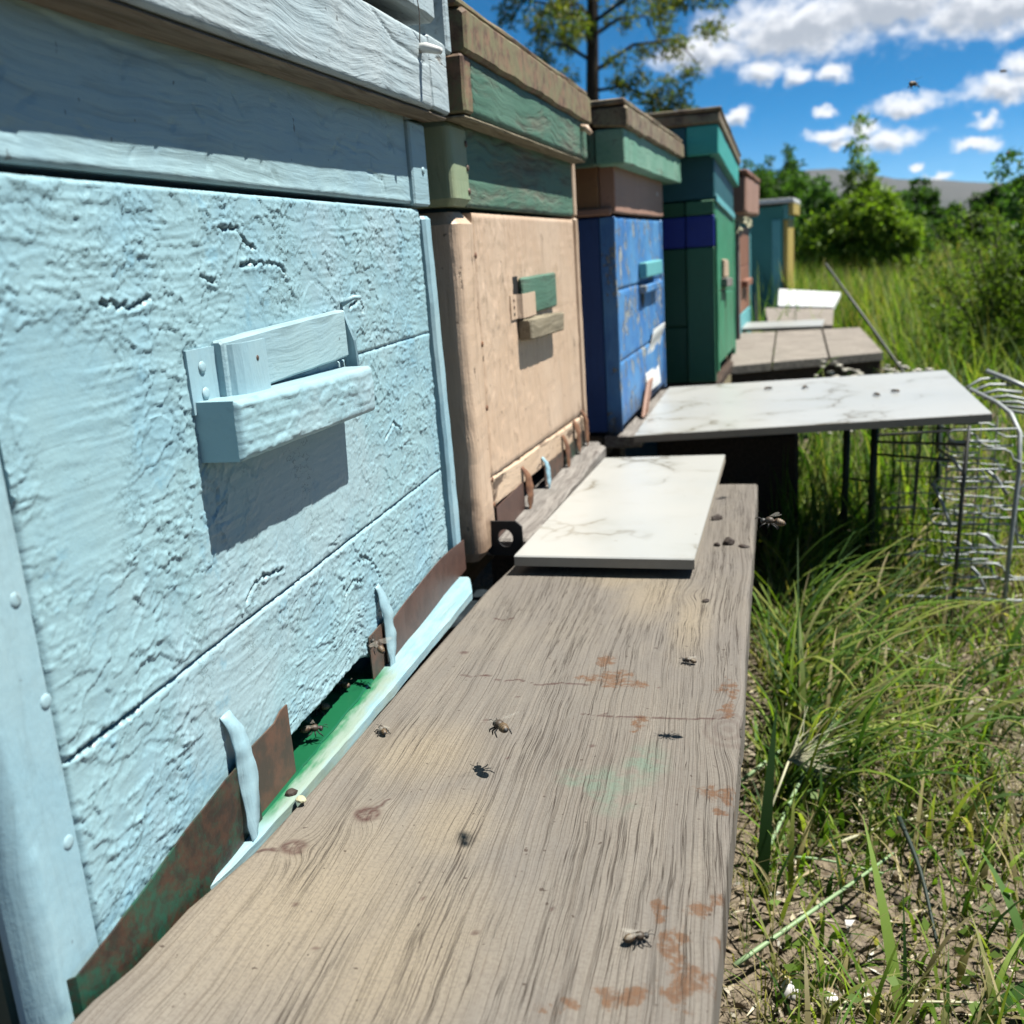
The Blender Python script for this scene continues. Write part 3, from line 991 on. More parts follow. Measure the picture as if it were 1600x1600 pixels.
bar = relief_board('handle_bar', .157, .332, .186, .2140, .0225, .0009, bar_relief, M_BLUE, B1, xf=.0225, edge=.003, warp=lambda V: np.stack([V[:, 0], V[:, 1], V[:, 2] - (V[:, 1] - .16) * .03], -1))
beam('handle_slider', (.001, .178, .2115), (.0075, .333, .2395), M_BLUE2, B1, axis=1, seg=14, amp=.0006, bev=.0012, warp=lambda P: [P[0], P[1], P[2] + .004 * (P[1] - .178) / .15])
strip('slider_bracket', [(.0018, .155), (.0022, .165), (.0023, .175), (.0032, .178), (.0062, .1805), (.0098, .183), (.0122, .187), (.0132, .192), (.0134, .198), (.0132, .205), (.0126, .212)], .2085, .2375, M_BLUEV, B1, thick=.0016)
for z in (.217, .229):
    nail(B1, .166, z, .0025, .0030, M_BLUEV, .0008)
nail(B1, .200, .229, .013, .0016, M_STRIPD, .0008)
beam('slider_stop', (.0008, .337, .206), (.011, .3397, .243), M_BLUEV, B1, axis=2, seg=8, amp=.0008, bev=.001, warp=lambda P: [P[0] * (1 - .5 * max(0, (P[2] - .225) / .02)), P[1] + .2 * (.225 - P[2]) * .6, P[2]])
tube('nail', [(.001, .345, .246), (.008, .349, .250), (.010, .355, .2495)], .0016, M_BLUEV, B1)

# upper box, roof
def upper_relief(Y, Z):
    h = .22 * gn(Y * 9, Z * 230, 3) + .14 * gn(Y * 22, Z * 420, 4) + .18 * fbm(Y * 40, Z * 70, 4, 70) - .6 * sstep(fbm(Y * 60, Z * 60, 3, 71), .38, .44)
    low = sstep(.318 - Z, .0, .006)
    h = h + low * (.8 * fbm(Y * 60, Z * 60, 3, 72) + .5)
    rr_ = np.random.default_rng(8)
    for k in range(16):
        y_, z_ = rr_.uniform(.02, .49), rr_.uniform(.318, .372)
        d = seg_dist(Y, Z + .0012 * gn(Y * 160, Z * 160, 2), [(y_, z_), (y_ + rr_.uniform(-.012, .012), z_ + rr_.uniform(-.012, .008))])
        h = h - .9 * np.exp(-(d / .0008) ** 2)
    for pl in ([(.03, .372), (.12, .362), (.21, .359)], [(.42, .33), (.45, .326), (.453, .318)], [(.37, .345), (.4, .341)]):
        d = seg_dist(Y, Z + .001 * gn(Y * 90, Z * 0, 2), pl)
        h = h - 1.0 * np.exp(-(d / .0009) ** 2)
    return h * 1e-3, {'cav': 0 * h}


relief_board('upper_board', .0, .510, .3115, .40, .022, .0015, upper_relief, M_BLUE2, B1, xf=.0002)
beam('upper_end_piece', (-.02, .5115, .3105), (.0035, .549, .372), M_BLUE2, B1, axis=2, seg=10, amp=.0006, bev=.0015)
nail(B1, .536, .337, .0036, .003, M_BLUE2)
beam('upper_side_board', (-.5, .0, .3105), (-.022, .022, .40), M_BLUE2, B1, axis=0, seg=6)
beam('upper_side_board', (-.5, .528, .3105), (-.022, .548, .40), M_BLUE2, B1, axis=0, seg=6)


def rim_relief(Y, Z):
    wz = Z + .004 * fbm(Y * 9, Z * 30, 3, 80)
    h = .38 * gn(Y * 5 + 2, wz * 300, 81) + .22 * gn(Y * 12, wz * 520, 82) + .3 * fbm(Y * 30, Z * 60, 4, 83)
    for pl in ([(.38, .425), (.43, .409), (.50, .404)], [(.47, .44), (.445, .425), (.45, .418)]):
        d = seg_dist(Y, Z, pl)
        h = h - 1.2 * np.exp(-(d / .0009) ** 2)
    return h * 1e-3, {'cav': 0 * h}


tilt = lambda V: np.stack([V[:, 0], V[:, 1], V[:, 2] + (V[:, 1] - .3) * .018], -1)
relief_board('rim_board', -.03, .5125, .3735, .424, .0218, .0013, rim_relief, M_RIM1, B1, xf=.0232, edge=.003, warp=tilt)
beam('rim_bottom', (.0004, -.03, .3700), (.0205, .556, .3728), M_RIM1U, B1, axis=1, seg=12, amp=.0006, warp=lambda P: [P[0], P[1], P[2] + (P[1] - .3) * .018])
beam('rim_end_block', (-.02, .5145, .3785), (.0225, .561, .4305), M_RIM1, B1, axis=2, seg=8, amp=.0007)
beam('roof_edge_board', (-.02, -.03, .4385), (.0262, .528, .468), M_RIM1, B1, axis=1, seg=40, amp=.0016, bev=.003)
beam('roof_edge_board', (-.02, .562, .425), (.024, .574, .475), M_RIM1, B1, axis=1, seg=6, amp=.001)
beam('roof_top', (-.55, -.035, .4695), (.020, .530, .478), M_ROOFB, B1, axis=1, seg=10, amp=.001)
beam('roof_side_board', (-.55, -.03, .375), (-.003, -.008, .462), M_RIM1, B1, axis=0, seg=6)
beam('roof_side_board', (-.55, .535, .378), (-.022, .56, .462), M_RIM1, B1, axis=0, seg=6)
pg = tube('peg', [(.020, .493, .4165), (.028, .489, .4155), (.040, .485, .4115)], [.0034, .0036, .0022], M_CAP, B1, 8)
tube('cord', [(.0225, .4925, .4175), (.0285, .478, .437), (.030, .46, .470)], .0004, M_GREYW, B1, 4)


# ================================================================== hive two: cream box, green roof
def yaw_of(dx, dy):
    return -math.atan2(dx, dy)


B2 = thing('beehive', 'cream painted beehive with a worn green upper box and rusty brown roof edge', 'beehive', (.008, .912, 0), (0, 0, yaw_of(.019, .486)), group='beehives standing in a row')


def cream_relief(Y, Z):
    h = .12 * gn(Y * 8, Z * 200, 3) + .2 * fbm(Y * 30, Z * 60, 4, 90) + .7 * sstep(fbm(Y * 60, Z * 26, 4, 92), .08, .13) * sstep(.24 - Y, 0, .14) + .5 * sstep(fbm(Y * 24, Z * 14, 5, 95, .6), .16, .2)
    d = seg_dist(Y, Z + .001 * gn(Y * 70, Z * 0, 2), [(.28, .203), (.34, .199), (.478, .198)])
    h = h - .9 * np.exp(-(d / .0009) ** 2)
    return h * 1e-3, {}


relief_board('front_board', .003, .4765, .061, .308, .022, .0025, cream_relief, M_CREAM, B2, warp=lambda V: np.stack([V[:, 0], V[:, 1], V[:, 2] - .02 * (V[:, 1] / .48) * np.clip((.08 - V[:, 2]) / .02, 0, 1)], -1))
beam('front_board', (-.022, .003, .031), (.0006, .4765, .0595), M_CREAMH, B2, axis=1, seg=30, amp=.0008, warp=lambda P: [P[0], P[1], P[2] - .02 * P[1] / .48])
post2 = beam('corner_post', (-.052, -.052, -.012), (.0022, .0015, .3085), M_CREAM, B2, axis=2, seg=30, amp=.0012, bev=.011, arc=6)
for z in (.035, .06, .13, .19, .27):
    nail(post2, -.006, z, .0024, .003, M_RUST)
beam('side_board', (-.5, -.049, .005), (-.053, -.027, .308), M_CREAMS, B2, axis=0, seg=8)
beam('side_board', (-.5, .466, .005), (-.023, .488, .308), M_CREAMH, B2, axis=0, seg=8)
beam('back_board', (-.522, -.05, .005), (-.501, .49, .308), M_CREAMH, B2, axis=1, seg=6)
beam('corner_batten', (-.02, .4795, .0), (.0035, .4925, .31), M_CREAM, B2, axis=2, seg=24, amp=.0007)
beam('corner_batten', (-.02, .4815, .3125), (.003, .493, .383), M_CREAM, B2, axis=2, seg=8, amp=.0007)
beam('floor_board', (-.5, -.04, -.03), (-.1, .49, -.012), M_BODY, B2, axis=1, seg=6)


def sill2(P):
    if P[0] > 0: P[0] += .002 * float(fbm(P[1] * 25, 2, 3, 6)) - (.012 if P[1] > .46 else 0)
    return P


beam('landing_sill', (-.098, .0, -.019), (.034, .492, -.001), M_GREYW, B2, axis=1, seg=60, amp=.0012, bev=.003, warp=sill2)
strip('entrance_strip', wavy(.002, .112, .0025, 10), -.0005, .03, M_STRIPB, B2)
strip('entrance_strip', wavy(.215, .325, .0022, 10, .0006, 3), -.0005, .024, M_STRIPD, B2, top=lambda y: .022 + .002 * float(gn(y * 70, 2, 3)))
strip('entrance_strip', wavy(.335, .47, .0030, 10, .0008, 6), -.0005, .024, M_STRIPG, B2, top=lambda y: .020)
lug(.108, .121, -.003, .046, .006, M_RUST, B2, .002)
lug(.205, .216, -.003, .036, .005, M_BLUEV, B2, .001)
lug(.320, .333, -.003, .040, .005, M_RUST, B2, .001)
lug(.395, .412, -.003, .046, .005, M_RUST, B2, .001)
lug(.455, .468, -.003, .05, .006, M_RUST, B2, .001)
# black iron plate with a round hole at the corner, standing square to the front
pl_v = []; ring = 16
for xx in (0, 1):
    for k in range(ring):
        th = 2 * math.pi * k / ring + math.pi / ring
        cxx, szz = math.cos(th), math.sin(th)
        s_ = 1 / max(abs(cxx), abs(szz))
        pl_v.append((.014 + .019 * cxx * s_, -.022 + .0025 * xx, .006 + .017 * szz * s_))
    for k in range(ring):
        th = 2 * math.pi * k / ring + math.pi / ring
        pl_v.append((.016 + .0075 * math.cos(th), -.022 + .0025 * xx, .006 + .009 * math.sin(th)))
pf = []
for k in range(ring):
    k2 = (k + 1) % ring
    pf += [(k, k2, ring + k2, ring + k), (2 * ring + k2, 2 * ring + k, 3 * ring + k, 3 * ring + k2), (k, 2 * ring + k, 2 * ring + k2, k2), (ring + k, ring + k2, 3 * ring + k2, 3 * ring + k)]
o = link_mesh('corner_plate', pl_v, pf, M_BLACK, B2); fix_normals(o.data)
# vent hatch
beam('handle_bar', (.0005, .139, .179), (.0155, .309, .2015), M_BAR, B2, axis=1, seg=12, amp=.001, warp=lambda P: [P[0], P[1], P[2] - .03 * (P[1] - .139)])
beam('handle_slider', (.0006, .150, .2035), (.0062, .318, .244), M_GREENW, B2, axis=1, seg=8, amp=.0005)
beam('slider_notch', (.0004, .128, .228), (.0007, .1495, .246), M_BLACK, B2, axis=2, seg=2, amp=0, bev=.0001)
strip('slider_bracket', [(.0015, .112), (.0018, .136), (.0075, .139), (.0095, .147), (.0095, .190)], .2025, .2275, M_CREAM, B2, thick=.0015)
for z in (.208, .215, .222):
    nail(B2, .124, z, .0018, .002, M_STRIPD, .0008)


def green_relief(Y, Z):
    wz = Z + .0008 * fbm(Y * 9, Z * 30, 3, 100)
    h = .35 * gn(Y * 5, wz * 260, 101) + .25 * fbm(Y * 22, Z * 120, 4, 102)
    return h * 1e-3, {}


relief_board('upper_board', -.009, .4795, .3125, .40, .02, .0025, green_relief, M_GREENW, B2, xf=.0004)
ub = beam('corner_block', (-.045, -.064, .3125), (.0045, -.0105, .382), M_GREENV, B2, axis=2, seg=10, amp=.001, bev=.006, arc=4)
for z in (.325, .345, .365):
    nail(ub, -.018, z, .0047, .003, M_STRIPD)
beam('upper_side_board', (-.5, -.06, .3125), (-.046, -.04, .40), M_GREENW, B2, axis=0, seg=6)
beam('upper_side_board', (-.5, .46, .3125), (-.021, .479, .40), M_GREENW, B2, axis=0, seg=6)
relief_board('rim_board', -.046, .452, .3835, .430, .021, .0025, green_relief, M_GREENW, B2, xf=.022, edge=.003)
beam('rim_end_block', (-.02, -.070, .3840), (.0225, -.0475, .429), M_ROOFB, B2, axis=2, seg=8, amp=.001)
beam('rim_end_block', (-.02, .4535, .3835), (.0235, .482, .431), M_GREENW, B2, axis=2, seg=8, amp=.001)
beam('rim_bottom', (.001, -.068, .3800), (.021, .48, .3828), M_BAR, B2, axis=1, seg=10, amp=.0005)


def wavy_low(P):
    if P[2] < .45: P[2] += .003 * float(fbm(P[1] * 22, 1, 3, 9)) - .003
    return P


beam('roof_edge_sheet', (-.02, -.066, .4315), (.0265, .505, .464), M_ROOFB, B2, axis=1, seg=70, amp=.0008, bev=.003, warp=wavy_low)
beam('roof_top', (-.54, -.07, .4650), (.022, .508, .472), M_ROOFB, B2, axis=1, seg=12, amp=.001)
beam('roof_side_board', (-.54, -.070, .384), (-.021, -.05, .464), M_GREENW, B2, axis=0, seg=6)
beam('roof_side_board', (-.54, .462, .384), (-.021, .482, .464), M_GREENW, B2, axis=0, seg=6)
tube('peg', [(.022, .445, .421), (.030, .443, .419), (.036, .441, .412)], [.004, .0045, .003], M_CREAM, B2, 8)


# ================================================================== hive three: chipped blue
B3 = thing('beehive', 'chipped bright blue beehive with a pinkish brown upper box and pale green roof rim', 'beehive', (.066, 1.53, -.017), (0, 0, yaw_of(.034, .5)), group='beehives standing in a row')


def chip_relief(Y, Z):
    n = fbm(Y * 26, Z * 20, 5, 110, .6)
    h = .7 * sstep(n, .05, .1) + .3 * fbm(Y * 60, Z * 60, 3, 111)
    return h * 1e-3, {}


for (z0, z1) in ((.012, .112), (.1135, .221), (.2225, .329)):
    relief_board('front_board', .001, .478, z0, z1, .022, .003, chip_relief, M_HBLUE, B3)
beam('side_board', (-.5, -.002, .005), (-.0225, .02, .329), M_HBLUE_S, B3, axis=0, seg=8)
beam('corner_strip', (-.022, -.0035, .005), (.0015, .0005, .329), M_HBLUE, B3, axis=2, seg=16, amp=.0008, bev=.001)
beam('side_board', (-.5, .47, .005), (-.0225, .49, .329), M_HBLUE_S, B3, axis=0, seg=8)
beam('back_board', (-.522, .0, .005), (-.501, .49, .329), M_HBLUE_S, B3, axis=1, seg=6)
beam('corner_batten', (-.02, .4795, .005), (.003, .492, .329), M_HBLUE, B3, axis=2, seg=14, amp=.0007)
beam('landing_sill', (-.03, .0, -.02), (.030, .49, .0), M_GREYW, B3, axis=1, seg=24, amp=.0015, bev=.003)
beam('floor_board', (-.5, .0, -.02), (-.032, .49, -.001), M_BODY, B3, axis=1, seg=6)
beam('handle_bar', (.001, .20, .206), (.014, .40, .219), M_HBLUE, B3, axis=1, seg=8, amp=.001)
beam('handle_slider', (.001, .205, .231), (.016, .39, .257), M_TURQ, B3, axis=1, seg=8, amp=.0008)
V_, F_ = tube_geo([(-.0005, .235, .196), (.0018, .235, .196)], .014, 14)
link_mesh('vent_hole', V_, F_, M_BLACK, B3)
beam('torn_patch', (.001, .25, .03), (.003, .405, .135), M_WHITE, B3, axis=2, seg=12, amp=.004, bev=.0006, warp=lambda P: [P[0] + .004 * math.sin(P[2] * 60), P[1] + (P[2] - .06) * .9, P[2]])
beam('entrance_flap', (.0035, .135, .004), (.008, .185, .055), M_PINK, B3, axis=2, seg=6, amp=.001, bev=.001, warp=lambda P: [P[0] + .004, P[1] + (P[2]) * 1.4, P[2]])
beam('upper_board', (-.02, -.003, .3345), (.004, .503, .414), M_PINK, B3, axis=1, seg=14, amp=.0008)
nail(B3, .43, .375, .004, .004, M_WHITE)
beam('upper_side_board', (-.5, -.004, .3345), (-.0205, .018, .414), M_ORANGE, B3, axis=0, seg=8)
beam('upper_side_board', (-.5, .482, .3345), (-.0205, .503, .414), M_ORANGE, B3, axis=0, seg=8)
beam('ledge', (-.12, -.012, .3315), (-.002, -.0045, .342), M_PINK, B3, axis=0, seg=6)
beam('rim_board', (.006, -.022, .398), (.030, .562, .446), M_TEALRIM, B3, axis=1, seg=24, amp=.001, bev=.002)
beam('rim_end_block', (-.012, -.062, .3975), (.0305, -.0235, .445), M_TEALRIM, B3, axis=2, seg=8, amp=.001)
beam('rim_end_block', (-.012, .5635, .3985), (.031, .576, .446), M_TEALRIM, B3, axis=2, seg=8, amp=.001)
beam('rim_side_board', (-.53, -.060, .3975), (-.013, -.04, .445), M_GREENW, B3, axis=0, seg=8)
beam('rim_side_board', (-.53, .55, .3975), (-.013, .572, .445), M_GREENW, B3, axis=0, seg=8)


def wavy3(P):
    if P[2] < .46 and P[0] > 0: P[2] += .004 * float(fbm(P[1] * 16, 4, 3, 9)) - .004
    return P


beam('roof_edge_sheet', (-.015, -.066, .4485), (.037, .592, .4735), M_ROOFB2, B3, axis=1, seg=50, amp=.001, bev=.003, warp=wavy3)
beam('roof_edge_sheet', (-.54, -.068, .4485), (-.0155, -.045, .4735), M_DKW, B3, axis=0, seg=8, amp=.001)
beam('roof_top', (-.545, -.070, .475), (.034, .594, .483), M_ROOFB2, B3, axis=1, seg=14, amp=.001)

# ================================================================== hive four: tall green with a blue band
B4 = thing('beehive', 'tall green beehive with a deep blue band and teal roof rim', 'beehive', (.1985, 2.2, -.03), (R_(-2.4), 0, yaw_of(.037, .70)), group='beehives standing in a row')
for (z0, z1) in ((.0, .12), (.1215, .2845)):
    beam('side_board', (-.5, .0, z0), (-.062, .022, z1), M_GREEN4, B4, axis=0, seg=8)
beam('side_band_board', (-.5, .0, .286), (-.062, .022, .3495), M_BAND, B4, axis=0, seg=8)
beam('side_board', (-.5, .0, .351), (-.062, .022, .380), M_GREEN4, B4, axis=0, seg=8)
beam('corner_batten', (-.0605, -.004, .0), (-.001, .02, .2845), M_GREEN4B, B4, axis=2, seg=14, amp=.0008)
beam('corner_batten_band', (-.0605, -.004, .286), (-.001, .02, .3495), M_BAND, B4, axis=2, seg=4, amp=.0008)
beam('corner_batten', (-.0605, -.004, .351), (-.001, .02, .380), M_GREEN4B, B4, axis=2, seg=3, amp=.0008)
for (z0, z1) in ((.03, .19), (.1915, .380)):
    beam('front_board', (-.022, .021, z0), (.0005, .678, z1), M_GREEN4F, B4, axis=1, seg=10)
beam('corner_batten', (-.02, .6795, .0), (.003, .70, .38), M_GREEN4F, B4, axis=2, seg=10)
beam('front_strip', (.001, .001, .02), (.005, .035, .345), M_GREEN4F, B4, axis=2, seg=12, amp=.001)
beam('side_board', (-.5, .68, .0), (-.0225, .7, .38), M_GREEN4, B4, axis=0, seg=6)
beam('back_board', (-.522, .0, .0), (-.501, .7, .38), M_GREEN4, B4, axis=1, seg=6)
beam('floor_board', (-.5, .0, -.02), (.004, .7, -.001), M_DKW, B4, axis=1, seg=6)
beam('handle_bar', (.001, .15, .20), (.016, .34, .22), M_GREYW, B4, axis=1, seg=6)
beam('handle_slider', (.001, .17, .222), (.008, .33, .262), M_CREAM, B4, axis=1, seg=6)
V_, F_ = tube_geo([(-.0005, .3, .17), (.0015, .3, .17)], .02, 14)
link_mesh('vent_hole', V_, F_, M_BLACK, B4)
beam('upper_side_board', (-.5, .002, .382), (-.0005, .022, .47), M_TEAL, B4, axis=0, seg=8)
beam('upper_side_board', (-.5, .678, .382), (-.0005, .698, .47), M_TEAL, B4, axis=0, seg=8)
beam('upper_board', (-.02, .0225, .382), (.0, .6775, .47), M_TEAL, B4, axis=1, seg=8)
beam('pale_trim', (.001, .0, .374), (.006, .66, .392), M_TURQ, B4, axis=1, seg=10, amp=.001)
beam('rim_board', (-.008, -.045, .464), (.0135, .718, .520), M_TEALB, B4, axis=1, seg=14, amp=.001)
beam('rim_end_block', (-.05, -.068, .463), (.0135, -.0465, .519), M_TEALB, B4, axis=2, seg=6, amp=.001)
beam('rim_side_board', (-.53, -.066, .464), (-.051, -.046, .5195), M_TEAL, B4, axis=0, seg=8)
beam('rim_side_board', (-.53, .70, .464), (-.009, .718, .5195), M_TEAL, B4, axis=0, seg=8)
beam('roof_edge_sheet', (-.545, -.075, .521), (.018, .73, .5415), M_ROOFB2, B4, axis=0, seg=14, amp=.0015, bev=.003)
beam('roof_top', (-.55, -.078, .543), (.02, .732, .551), M_ROOFB2, B4, axis=1, seg=8, amp=.001)

# ================================================================== hive five: patchy, and hive six: teal and yellow, far off
B5 = thing('beehive', 'patchy red brown and pale blue beehive half hidden behind the tall green hive', 'beehive', (.247, 3.10, -.06), (0, 0, yaw_of(.04, .5)), group='beehives standing in a row')
beam('front_board', (-.022, .02, .10), (.0, .47, .24), M_RUSTW, B5, axis=1, seg=8)
beam('front_board', (-.022, .02, .241), (.0, .47, .36), M_RUSTW, B5, axis=1, seg=8)
beam('front_board', (-.022, .02, .0), (.001, .47, .099), M_TURQ, B5, axis=1, seg=8)
beam('corner_batten', (-.022, -.004, .0), (.004, .0195, .36), M_GREYWZ, B5, axis=2, seg=8)
beam('corner_batten', (-.022, .4705, .0), (.004, .495, .36), M_TURQ, B5, axis=2, seg=8)
beam('side_board', (-.5, .0, .0), (-.0225, .02, .36), M_TEAL, B5, axis=0, seg=6)
beam('side_board', (-.5, .475, .0), (-.0225, .495, .36), M_TEAL, B5, axis=0, seg=6)
beam('back_board', (-.52, .0, .0), (-.501, .495, .36), M_TEAL, B5, axis=1, seg=4)
beam('entrance_board', (.001, .12, .18), (.02, .33, .20), M_RUSTW, B5, axis=1, seg=6)
V_, F_ = tube_geo([(-.0005, .3, .15), (.0018, .3, .15)], .025, 14)
link_mesh('vent_hole', V_, F_, M_BLACK, B5)
beam('rim_board', (-.02, -.06, .395), (.03, .52, .50), M_PINK, B5, axis=1, seg=12, amp=.004, bev=.006)
beam('rim_side_board', (-.53, -.06, .395), (-.021, -.04, .50), M_DKW, B5, axis=0, seg=8, amp=.002)
beam('roof_top', (-.54, -.07, .502), (.035, .53, .515), M_RUSTW, B5, axis=1, seg=8, amp=.002)
for k in range(26):  # frayed rags stuffed under the roof
    y_ = random.uniform(-.04, .05); z_ = .388
    P = [(random.uniform(-.06, .02), y_, z_)]
    for q in range(4):
        P.append((P[-1][0] + random.uniform(-.012, .016), P[-1][1] + random.uniform(-.015, .01), P[-1][2] - random.uniform(.0, .014)))
    if k == 0: ragsV = []; ragsF = []
    a_, f_ = tube_geo(P, .0035, 4)
    ragsF += [tuple(i + len(ragsV) for i in ff) for ff in f_]; ragsV += list(a_)
link_mesh('rag', ragsV, ragsF, M_STRAWP, B5)

B6 = thing('beehive', 'distant teal beehive with a white roof edge and yellow front, farthest of the row', 'beehive', (.470, 5.25, -.16), (0, 0, yaw_of(.055, .5)), group='beehives standing in a row')
beam('side_board', (-.48, .0, .0), (-.001, .02, .565), M_TEALF, B6, axis=0, seg=6)
beam('corner_batten', (-.055, -.006, .0), (-.012, -.0005, .50), M_TURQ, B6, axis=2, seg=6)
beam('front_board', (.0, .0, .05), (.022, .49, .50), M_YELLOW, B6, axis=1, seg=6)
beam('upper_board', (.0, .0, .501), (.024, .49, .57), M_TURQ, B6, axis=1, seg=6)
beam('side_board', (-.48, .47, .0), (-.001, .49, .565), M_TEALF, B6, axis=0, seg=6)
beam('back_board', (-.50, .0, .0), (-.481, .49, .565), M_TEALF, B6, axis=1, seg=6)
beam('rim_board', (.026, -.03, .52), (.05, .52, .575), M_YELLOW, B6, axis=1, seg=6)
beam('roof_top', (-.52, -.04, .577), (.052, .53, .598), M_WHITE, B6, axis=1, seg=6)

# ================================================================== supports under the hives
def stand(name, label, x0, y0, y1, ztop, yaw=0.0):
    s_ = thing(name, label, 'stand', (x0, y0, -.30), (0, 0, yaw), group='timber stands under the beehives')
    L_ = y1 - y0
    zt = ztop + .30
    for xx in (-.10, -.44):
        beam('rail', (xx - .03, -.02, zt - .06), (xx + .03, L_ + .02, zt), M_DKW, s_, axis=1, seg=6, amp=.001)
    for yy in (.06, L_ - .06):
        for xx in (-.10, -.44):
            beam('leg', (xx - .025, yy - .03, -.06), (xx + .025, yy + .03, zt - .062), M_DKW, s_, axis=2, seg=4, amp=.001)
    return s_


stand('hive_stand', 'dark timber stand under the light blue beehive', 0, .27, .77, -.031)
stand('hive_stand', 'dark timber stand under the cream beehive', .01, .90, 1.38, -.031, yaw_of(.019, .486))
stand('hive_stand', 'dark timber stand under the chipped bright blue beehive', .066, 1.55, 2.0, -.039, yaw_of(.034, .5))
stand('hive_stand', 'dark timber stand under the tall green beehive', .19, 2.22, 2.66, -.052, yaw_of(.037, .5))

# crossbars that carry the long plank
tb = thing('trestle', 'low dark trestle carrying the long weathered plank', 'trestle', (.12, .6, -.30))
for yy in (-.52, .05, .5):
    beam('crossbar', (-.13, yy - .03, .20), (.105, yy + .03, .2465), M_DKW, tb, axis=0, seg=6, amp=.001)
    for xx in (-.09, .06):
        beam('leg', (xx - .02, yy - .02, -.06), (xx + .02, yy + .02, .1995), M_DKW, tb, axis=2, seg=4, amp=.001)

# dark sheet crumpled in the gap between hive one and two
yy = np.linspace(.805, .90, 40); xx = np.linspace(-.5, .045, 120)
XX, YY = np.meshgrid(xx, yy, indexing='ij')
ZZ = -.052 + .016 * fbm(XX * 16, YY * 20, 4, 120) - .02 * sstep(XX, -.0, .05)
ii = np.arange(XX.size).reshape(XX.shape)
F = np.stack([ii[:-1, :-1], ii[1:, :-1], ii[1:, 1:], ii[:-1, 1:]], -1).reshape(-1, 4)
o = link_mesh('plastic_sheet', np.stack([XX, YY, ZZ], -1).reshape(-1, 3), F, M_TARP, smooth=True)
md = o.modifiers.new('thick', 'SOLIDIFY'); md.thickness = .0015
tag(o, 'crumpled dark plastic sheet in the shaded gap between the light blue and cream hives', 'plastic sheet')

# ================================================================== the long plank
RUSTS = [(0.1497, 0.639, 0.008, 0.012), (0.16, 0.6139, 0.012, 0.013), (0.1732, 0.6042, 0.01, 0.006), (0.1446, 0.6107, 0.009, 0.008), (0.2269, 0.4673, 0.007, 0.008), (0.2343, 0.4682, 0.007, 0.01), (0.2313, 0.449, 0.005, 0.005), (0.2068, 0.3731, 0.004, 0.005), (0.2259, 0.3711, 0.007, 0.007), (0.2311, 0.3785, 0.005, 0.005), (0.2145, 0.3455, 0.006, 0.011), (0.2177, 0.3228, 0.008, 0.012), (0.2236, 0.3271, 0.008, 0.008), (0.1909, 0.3121, 0.006, 0.008), (0.1992, 0.314, 0.007, 0.006), (0.1802, 0.3099, 0.005, 0.005), (0.1827, 0.5459, 0.004, 0.014), (0.2351, 0.6014, 0.005, 0.016), (0.2334, 0.5692, 0.004, 0.012), (0.2076, 0.3652, 0.004, 0.004), (0.2317, 0.3531, 0.003, 0.004), (0.1716, 0.303, 0.007, 0.004)]
GREENS = [(0.1708, 0.4715, 0.014, 0.016), (0.1774, 0.459, 0.01, 0.014), (0.1562, 0.477, 0.012, 0.008), (0.1905, 0.4956, 0.01, 0.02)]
TANS = [(0.1714, 0.7859, 0.022, 0.05), (0.1446, 0.8385, 0.03, 0.03), (0.0977, 0.4223, 0.02, 0.03), (0.0537, 0.3531, 0.05, 0.06), (0.103, 0.323, 0.03, 0.05), (0.0616, 0.4956, 0.03, 0.03), (0.2047, 0.7254, 0.012, 0.06)]
KNOTS = [(0.2343, 0.5418, 0.01, 0.016), (0.0288, 0.3903, 0.006, 0.006), (0.0534, 0.4265, 0.006, 0.007), (0.1995, 0.7894, 0.008, 0.012)]
SPOTS = [(0.0445, 0.6507, 0.0035, 0.003), (0.1579, 0.5145, 0.0018, 0.002), (0.0877, 0.542, 0.002, 0.002), (0.1122, 0.4956, 0.0012, 0.0015), (0.0488, 0.3481, 0.0016, 0.002), (0.1322, 0.3431, 0.0015, 0.0015), (0.1615, 0.3632, 0.0014, 0.0012), (0.1004, 0.5783, 0.0015, 0.0015), (0.1604, 0.5575, 0.0014, 0.0014), (0.1026, 0.3632, 0.0012, 0.0012), (0.0688, 0.323, 0.0015, 0.0015), (0.1901, 0.5991, 0.0013, 0.0013)]
CRACKS = [[(0.0532, 0.61), (0.0622, 0.6075), (0.0712, 0.6111), (0.0832, 0.6022), (0.0952, 0.6054), (0.1098, 0.5976), (0.1252, 0.6017), (0.1439, 0.6)], [(0.1459, 0.5559), (0.1654, 0.5534), (0.1858, 0.5549), (0.2102, 0.5534), (0.2316, 0.557)], [(0.0128, 0.3813), (0.0188, 0.3859), (0.0243, 0.3853)], [(0.0486, 0.7254), (0.0587, 0.7201), (0.0667, 0.7275)], [(0.0534, 0.4265), (0.0584, 0.4403), (0.0598, 0.4464)]]


def plank_z(x, y):
    """top of the plank: it dips gently away from the camera and its near inner corner is warped upwards"""
    xl = np.interp(y, PLX, PLE); xr = np.interp(y, PRY, PRX)
    u = (x - xl) / (xr - xl)
    curl = np.interp(y, [.2, .266, .29, .33, .38, .45, .57, .7], [.022, .0173, .0127, .0102, .005, .0035, .001, 0.]) * np.clip(1 - u / .45, 0, 1) ** 2
    return -.01 - .02 * (y - .62) + curl


PLX = [-.2, .266, .33, .38, .45, .57, .68, .79, .88, 1.22]; PLE = [.006, .006, .0064, .0115, .0148, .0170, .0208, .0250, .0335, .056]
PRY = [-.2, .3046, .405, .551, .788, 1.2529]; PRX = [.21, .2308, .2354, .2428, .2503, .2665]


